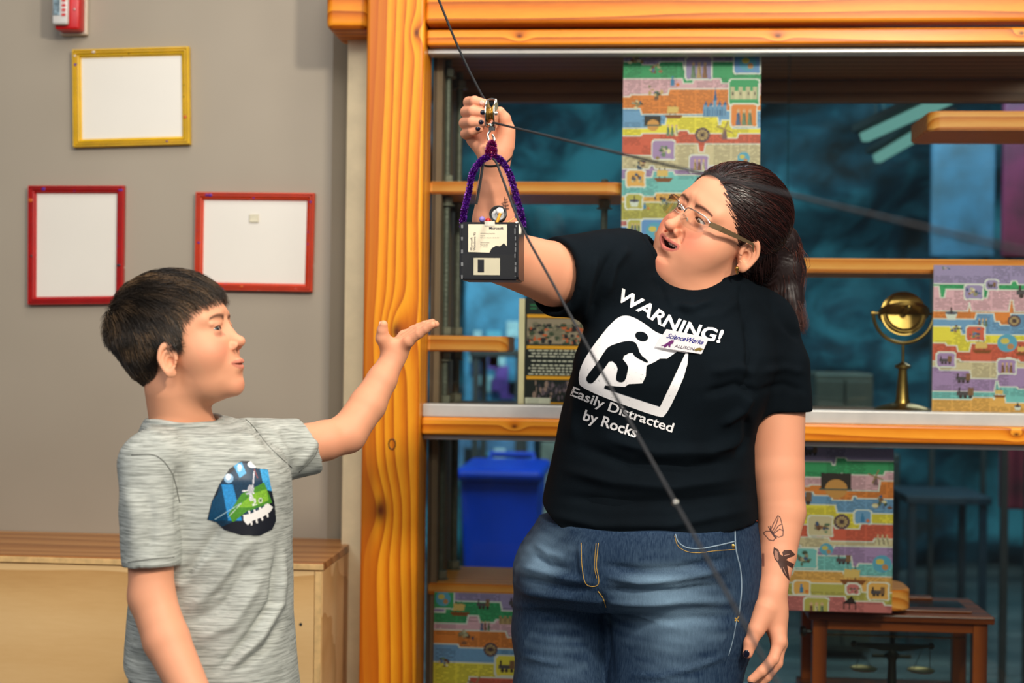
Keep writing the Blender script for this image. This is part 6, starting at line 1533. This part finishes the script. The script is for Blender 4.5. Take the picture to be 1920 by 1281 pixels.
# ---- camouflage shorts and the legs down to the floor
SHB = slices([(1225, 246, 538, .100), (1290, 246, 546, .104), (1350, 248, 552, .104)], 2.235)
def shorts(p):
    d = column(p, *SHB, pw=2.4)
    d = smin(d, smin(cone(p, P(315, 1350, 2.23), P(318, 1650, 2.22), .070, .078), cone(p, P(480, 1350, 2.25), P(480, 1650, 2.24), .070, .078), .01), .02)
    return np.maximum(np.maximum(d, p[:, 2] - P(300, 1240, DB_)[2]), P(300, 1640, DB_)[2] - p[:, 2])
V, Q = surface(shorts, *bbox([P(225, 1230, 2.2), P(590, 1660, 2.2)], .14), .006, newton=0); V = smooth_mesh(V, Q, 2)
cm = NT('camouflage'); v = cm.noise(cm.coord(), 15, 1.5, .5); cm.base(cm.ramp(v, [(0, (22, 24, 28)), (.46, (70, 76, 72)), (.53, (168, 172, 160)), (.60, (34, 38, 42))], 'CONSTANT')).set(Roughness=.8)
link('shorts', mesh_np('shorts', V, Q), cm.m, BOY)['label'] = 'black and grey camouflage shorts'
def blegs(p):
    return smin(chain(p, [P(318, 1560, 2.22), P(320, 1760, 2.22), P(325, 2150, 2.25)], (.058, .050, .036), .01), chain(p, [P(480, 1560, 2.24), P(480, 1760, 2.24), P(478, 2150, 2.27)], (.058, .050, .036), .01), .004)
V, Q = surface(blegs, *bbox([P(318, 1560, 2.2), P(480, 2180, 2.25)], .09), .007); link('legs', mesh_np('legs', V, Q, armcols(V, SKB)), M['skin'], BOY)
for x, D in ((325, 2.25), (478, 2.27)):
    c = P(x, 2150, D); bm = NB(); bmesh.ops.create_uvsphere(bm, u_segments=20, v_segments=14, radius=1, matrix=Matrix.Translation((c[0] + .04, c[1] - .02, .05)) @ Matrix.Diagonal((.115, .045, .052, 1)))
    for v in bm.verts: v.co.z = max(v.co.z, 0.001)
    obj('shoe', bm, M['black'], BOY, smooth=True)
# ================================================================== pulley, cords and the basket of old disks
PC = P(922, 213, 2.386); a8 = math.radians(10)
e = empty('pulley', PC, 'small chrome pulley with a brass wheel pinched in the woman\'s raised hand', 'pulley')
ax = Vector((math.cos(a8), -math.sin(a8), 0)); fw_ = Vector((math.sin(a8), math.cos(a8), 0))
def plate(off):
    bm = NB(); pts = []
    for t in np.linspace(0, 2 * math.pi, 29)[:-1]: pts.append(Vector(PC) + ax * off + fw_ * (.0135 * math.cos(t)) + Vector((0, 0, .0235 * math.sin(t) * (1 if math.sin(t) > 0 else 1.05))))
    prism(bm, pts, ax * .0014); bmesh.ops.recalc_face_normals(bm, faces=bm.faces); return bm
for o_ in (-.0082, .0068): obj('side_plate', plate(o_), M['chrome'], e)
obj('brass_wheel', lathe(NB(), [(.004, -.0060), (.0150, -.0060), (.0152, -.0048), (.0105, -.0010), (.0105, .0010), (.0152, .0048), (.0150, .0060), (.004, .0060)], PC, ax, 36), M['brass'], e, smooth=True)
obj('top_bridge', tube(NB(), [Vector(PC) + ax * x + Vector((0, 0, z)) for x, z in ((-.0078, .018), (-.0074, .0232), (0, .0250), (.0074, .0232), (.0078, .018))], .0017, 8), M['chrome'], e, smooth=True)
obj('axle', cyl(NB(), Vector(PC) - ax * .0105, Vector(PC) + ax * .0105, .0032, seg=16), M['chrome'], e, smooth=True)
eb = Vector(P(922, 241, 2.386))
obj('swivel', lathe(NB(), [(.0022, -.006), (.0060, -.004), (.0064, .001), (.0040, .004), (.0074, .0055), (.0074, .0075)], eb, (0, 0, 1), 20), M['chrome'], e, smooth=True)
hp = [P(x, y, 2.384) for x, y in ((921, 244), (916, 250), (915, 258), (918, 267), (922, 271), (926, 267), (926, 258), (923, 252))]
obj('snap_hook', tube(NB(), [tuple(p) for p in catmull(hp, 5)], .0021, 8), M['chrome'], e, smooth=True)
# cords
cordm = (lambda n: (n.base(n.ramp(n.noise(n.coord(), 500, 2), [(.3, (14, 16, 20)), (.7, (40, 42, 46))])).set(Roughness=.75), n.m)[-1])(NT('black_cord'))
def cord(pts, rad, label, n=10):
    cp = catmull([P(*q) for q in pts], n); bm = NB(); tube(bm, [tuple(p) for p in cp], rad, 8, twist=.5); c = np.mean(cp, 0); 
    for v in bm.verts: v.co -= Vector(c)
    return tag(obj('cord', bm, cordm, None, loc=c, smooth=True, auto=0), label, 'cord')
cord([(800, -60, 2.36), (826, 8, 2.37), (862, 95, 2.38), (900, 172, 2.395), (916, 195, 2.404)], .0021, 'black cord running from the ceiling down to the pulley')
cord([(x, 230 + (x - 925) * .2435, 1 / (.4212 + (x - 925) * .00054)) for x in (925, 1000, 1165, 1290, 1420, 1600, 1960, 2200)], .0019, 'black cord running right from the pulley past the woman\'s forehead')
CB = cord([(922, 296, 2.372), (931, 306, 2.355)] + [(x, y, 1 / (.4292 + (y - 342) * .000337)) for x, y in ((946, 345), (966, 398), (990, 448), (1030, 520), (1085, 620), (1185, 798), (1266, 942), (1392, 1165), (1480, 1320))], .0020, 'black cord slanting down across the woman from the purple handle')
bm = NB(); bmesh.ops.create_icosphere(bm, subdivisions=2, radius=.0034, matrix=Matrix.Translation(Vector(P(1267, 943, 1.578)))); obj('bead', bm, M['chrome'], CB, smooth=True)
bm = NB(); tp = [P(x, y, d) for x, y, d in ((908, 296, 2.372), (905, 312, 2.372), (900, 345, 2.374), (893, 383, 2.374))]; tube(bm, [tuple(p) for p in catmull(tp, 4)], .0030, 6, flat=.8)
c = Vector(np.mean(tp, 0))
for v in bm.verts: v.co -= c
tag(obj('ribbon', bm, cordm, None, loc=c), 'short loose black ribbon end hanging by the wrist left of the purple handle', 'ribbon')
# the basket
a8 = math.radians(1.5); BO = Vector(P(917, 470, 2.358)); ux = Vector((math.cos(a8), -math.sin(a8), 0)); uy = Vector((math.sin(a8), math.cos(a8), 0)); uz = Vector((-.01, 0, 1)).normalized()
B = empty('disk_basket', BO, 'little gondola basket made of four black floppy disks hanging on a purple handle', 'basket')
def L3(x, y, z): return BO + ux * x + uy * y + uz * z
def lbox(x0, x1, y0, y1, z0, z1, fr=(0, 0), bev=0.0):
    bm = NB(); box(bm, (x0, y0, z0), (x1, y1, z1), bev)
    for v in bm.verts: v.co = L3(*v.co)
    return bm
DP = plain('floppy_black', (22, 23, 27), .38, var=.06); LB = plain('floppy_label', (226, 214, 186), .5, var=.03); ST = plain('floppy_shutter', (204, 196, 168), .35, .15, var=.03)
WD, HT = .0455, .0470
cut = [(-WD, -HT), (WD, -HT), (WD, HT), (-WD, HT)]
def disk(fx, name='floppy_disk'):
    """fx maps disk coordinates (u across, w outward, v up) to the basket"""
    bm = NB(); pts = [(-WD, -HT + .004), (-WD + .004, -HT), (WD, -HT), (WD, HT - .002), (WD - .002, HT), (-WD + .002, HT), (-WD, HT - .002)]
    a = [bm.verts.new(fx(u, .0017, v)) for u, v in pts]; b = [bm.verts.new(fx(u, -.0017, v)) for u, v in pts]; bm.faces.new(a); bm.faces.new(b[::-1])
    for i in range(len(a)): bm.faces.new((a[i], b[i], b[(i + 1) % len(a)], a[(i + 1) % len(a)]))
    return obj(name, bm, DP, B)
def dquad(name, fx, u0, u1, v0, v1, w, mat, par, pts=None, t=.0005):
    pts = pts or [(u0, v0), (u1, v0), (u1, v1), (u0, v1)]; bm = NB()
    a = [bm.verts.new(fx(u, w + t, v)) for u, v in pts]; b = [bm.verts.new(fx(u, w, v)) for u, v in pts]; bm.faces.new(a); bm.faces.new(b[::-1])
    for i in range(len(a)): bm.faces.new((a[i], b[i], b[(i + 1) % len(a)], a[(i + 1) % len(a)]))
    return obj(name, bm, mat, par)
front = lambda u, w, v: L3(u, -w, v); right = lambda u, w, v: L3(WD + .002 + w, .0455 + u, v); left_ = lambda u, w, v: L3(-WD - .002 - w, .0455 + u, v); backf = lambda u, w, v: L3(u, .091 + w, v)
df = disk(front); df['label'] = 'front floppy disk with a torn cream label'
for fx in (right, left_, backf): disk(fx)
obj('basket_floor', lbox(-WD, WD, .002, .089, -HT - .002, -HT + .001), DP, B)
mm = 1.0 / 1110
pu = lambda x: (x - 917) / 1131.0; pv = lambda y: -(y - 470) / 1131.0
lab_pts = [(pu(878), pv(473)), (pu(918), pv(474)), (pu(922), pv(466)), (pu(930), pv(461)), (pu(938), pv(462)), (pu(945), pv(456)), (pu(951), pv(462)), (pu(951), pv(421)), (pu(878), pv(421))]
dquad('label', front, 0, 0, 0, 0, .0018, LB, df, lab_pts)
sh_ = dquad('shutter', front, pu(888), pu(938), pv(516), pv(484), .0018, ST, df); dquad('recess', front, pu(865), pu(966), pv(519), pv(478), .00165, plain('floppy_dark', (14, 15, 18), .45), df, t=.0001)
dquad('shutter_window', front, pu(896), pu(908), pv(511), pv(487), .0024, DP, df, t=.0001)
for u in (pu(870), pu(960)): dquad('notch', front, u - .002, u + .002, pv(428), pv(424), .0018, M['black'], df, t=.0001)
def dtext(s, u, v, hgt, mat, vert=False, bold=0.0, fx=front, w=.0026):
    V, T = text2d(s, 1, 0, bold); k = hgt / .72; bm = NB(); vs = [bm.verts.new(fx(u + (-y if vert else x) * k, w, v + (x if vert else y) * k)) for x, y in V]
    for t in T:
        try: bm.faces.new([vs[i] for i in t])
        except ValueError: pass
    me = bpy.data.meshes.new('lettering'); bm.to_mesh(me); bm.free(); return link('lettering', me, mat, df)
INK = plain('print_ink', (34, 30, 50), .5)
dtext('Microsoft', pu(917), pv(430.5), .0044, INK, bold=.03); dtext('Microsoft', pu(886), pv(470), .0040, INK, True); dtext('Windows 95', pu(892), pv(470), .0042, INK, True)
for i, (x, y, s) in enumerate([(901, 439, 'CD-ROM Setup Boot Disk'), (901, 443, 'Upgrade'), (901, 447, 'Start your computer with this disk'), (901, 456, 'Disk information'), (901, 460, 'Keep this disk'), (901, 464, 'in a safe place')]): dtext(s, pu(x), pv(y), .0016, INK)
# tape and foam scraps holding the edges
TP = plain('clear_tape', (120, 122, 124), .15, var=.2, scale=80)
rr = np.random.default_rng(4)
for k in range(9):
    v0 = -HT + k * .0105; u0 = WD - .001 + rr.normal() * .0008; dquad('tape_scrap', front, u0 - .0002 - rr.random() * .0016, u0 + .0010, v0 + rr.random() * .004, v0 + .004 + rr.random() * .007, .0019, TP, B, t=.0003)
    if k % 2 == 0: dquad('tape_scrap', front, -WD - .001, -WD + .0008 + rr.random() * .002, v0, v0 + .006, .0019, TP, B, t=.0003)
FO = plain('white_foam', (222, 216, 200), .7); obj('foam_scrap', lbox(WD - .004, WD + .007, .004, .016, HT - .020, HT + .002, bev=.003), FO, B); dquad('tape_scrap', front, pu(909), pu(928), pv(424), pv(415), .0025, FO, B)
def sph(name, px_, py_, d, r_, mat):
    bm = NB(); bmesh.ops.create_icosphere(bm, subdivisions=3, radius=r_, matrix=Matrix.Translation(Vector(P(px_, py_, d)))); return obj(name, bm, mat, B, smooth=True, auto=0)
LV = plain('lavender_bead', (150, 132, 206), .45); sph('lavender_bead', 904, 411.5, 2.375, .0052, LV); sph('lavender_bead', 970, 404.5, 2.372, .0050, LV); sph('red_bead', 915, 414, 2.378, .0046, plain('red_bead', (206, 30, 30), .4)); sph('white_ball', 937, 396.5, 2.368, .0068, plain('white_ball', (236, 234, 230), .5, var=.02))
c = Vector(P(935, 404, 2.382)); n = Vector((-.1, -.95, .32)).normalized()
obj('black_cup', lathe(NB(), [(.004, .006), (.0125, .004), (.0145, -.002), (.0148, -.008), (.0130, -.0085), (.0122, -.003), (.004, -.001)], c, -n, 36), M['black'], B, smooth=True)
obj('white_ring', lathe(NB(), [(.0060, .0005), (.0108, .0005), (.0108, .0024), (.0060, .0024), (.0060, .0006)], c + n * .001, n, 32), plain('ring_white', (206, 206, 204), .3), B, smooth=True)
obj('toothpick', cyl(NB(), P(949, 419, 2.372), P(969, 406, 2.372), .0011, .0008, 8), plain('toothpick_wood', (216, 170, 100), .6), B)
obj('orange_straw', cyl(NB(), P(931, 419, 2.360), P(938, 400, 2.362), .0026, seg=12), plain('orange_straw', (236, 164, 30), .35), B, smooth=True)
# tinsel handle
TS = NT('purple_tinsel'); a_ = TS.n('ShaderNodeAttribute', attribute_name='Col'); TS.base(a_.outputs[0]).set(Roughness=.28, Metallic=.55)
def tinsel(pts, rad, n_, cols, seed, name):
    r = np.random.default_rng(seed); cv = np.array(catmull([P(*q) for q in pts], 14)); T_ = np.gradient(cv, axis=0); T_ /= np.linalg.norm(T_, axis=1)[:, None]
    i = r.integers(0, len(cv) - 1, n_); w = r.random((n_, 1)); p0 = cv[i] * (1 - w) + cv[i + 1] * w; d = r.normal(size=(n_, 3)); d -= T_[i] * np.sum(d * T_[i], 1, keepdims=True); d /= np.linalg.norm(d, axis=1)[:, None]
    tl = np.linspace(0, 1, 3)[None, :, None]; ln_ = rad * r.uniform(.75, 1.2, (n_, 1, 1)); pth = p0[:, None] + (d[:, None] + T_[i][:, None] * r.normal(size=(n_, 1, 1)) * .5) * ln_ * tl
    SV, SQ = strands(pth, np.full(n_, .00050), taper=False); c = linv(np.array(cols)[r.integers(0, len(cols), n_)]); SC = np.repeat(c, 9, axis=0)
    bm = NB(); tube(bm, [tuple(p) for p in cv], rad * .45, 6); bm.verts.index_update(); TV = np.array([v.co[:] for v in bm.verts]); TQ = np.array([[v.index for v in f.verts] for f in bm.faces if len(f.verts) == 4]); bm.free()
    V, Q, C = join_np([(TV, TQ, linv(cols[0])), (SV, SQ, SC)]); return link(name, mesh_np(name, V, Q, C, smooth=False), TS.m, B)
PUR = [(70, 14, 120), (96, 24, 160), (130, 40, 190), (60, 10, 90), (190, 120, 230), (110, 20, 130)]; MAG = [(150, 20, 90), (190, 40, 120), (120, 14, 80), (230, 120, 190), (90, 10, 70), (110, 20, 120)]
tinsel([(868, 422, 2.368), (870, 398, 2.366), (879, 360, 2.366), (886, 326, 2.368), (900, 304, 2.37), (916, 293, 2.372)], .0056, 2600, PUR, 1, 'handle')['label'] = 'purple tinsel handle arm'
tinsel([(926, 293, 2.372), (942, 304, 2.37), (956, 328, 2.368), (966, 362, 2.366), (976, 396, 2.366), (981, 424, 2.368)], .0056, 2600, PUR, 2, 'handle')
tinsel([(916, 296, 2.372), (915, 284, 2.372), (919, 270, 2.374), (925, 270, 2.374), (927, 284, 2.372), (925, 298, 2.370)], .0050, 1500, MAG, 3, 'handle_loop')['label'] = 'magenta tinsel loop'
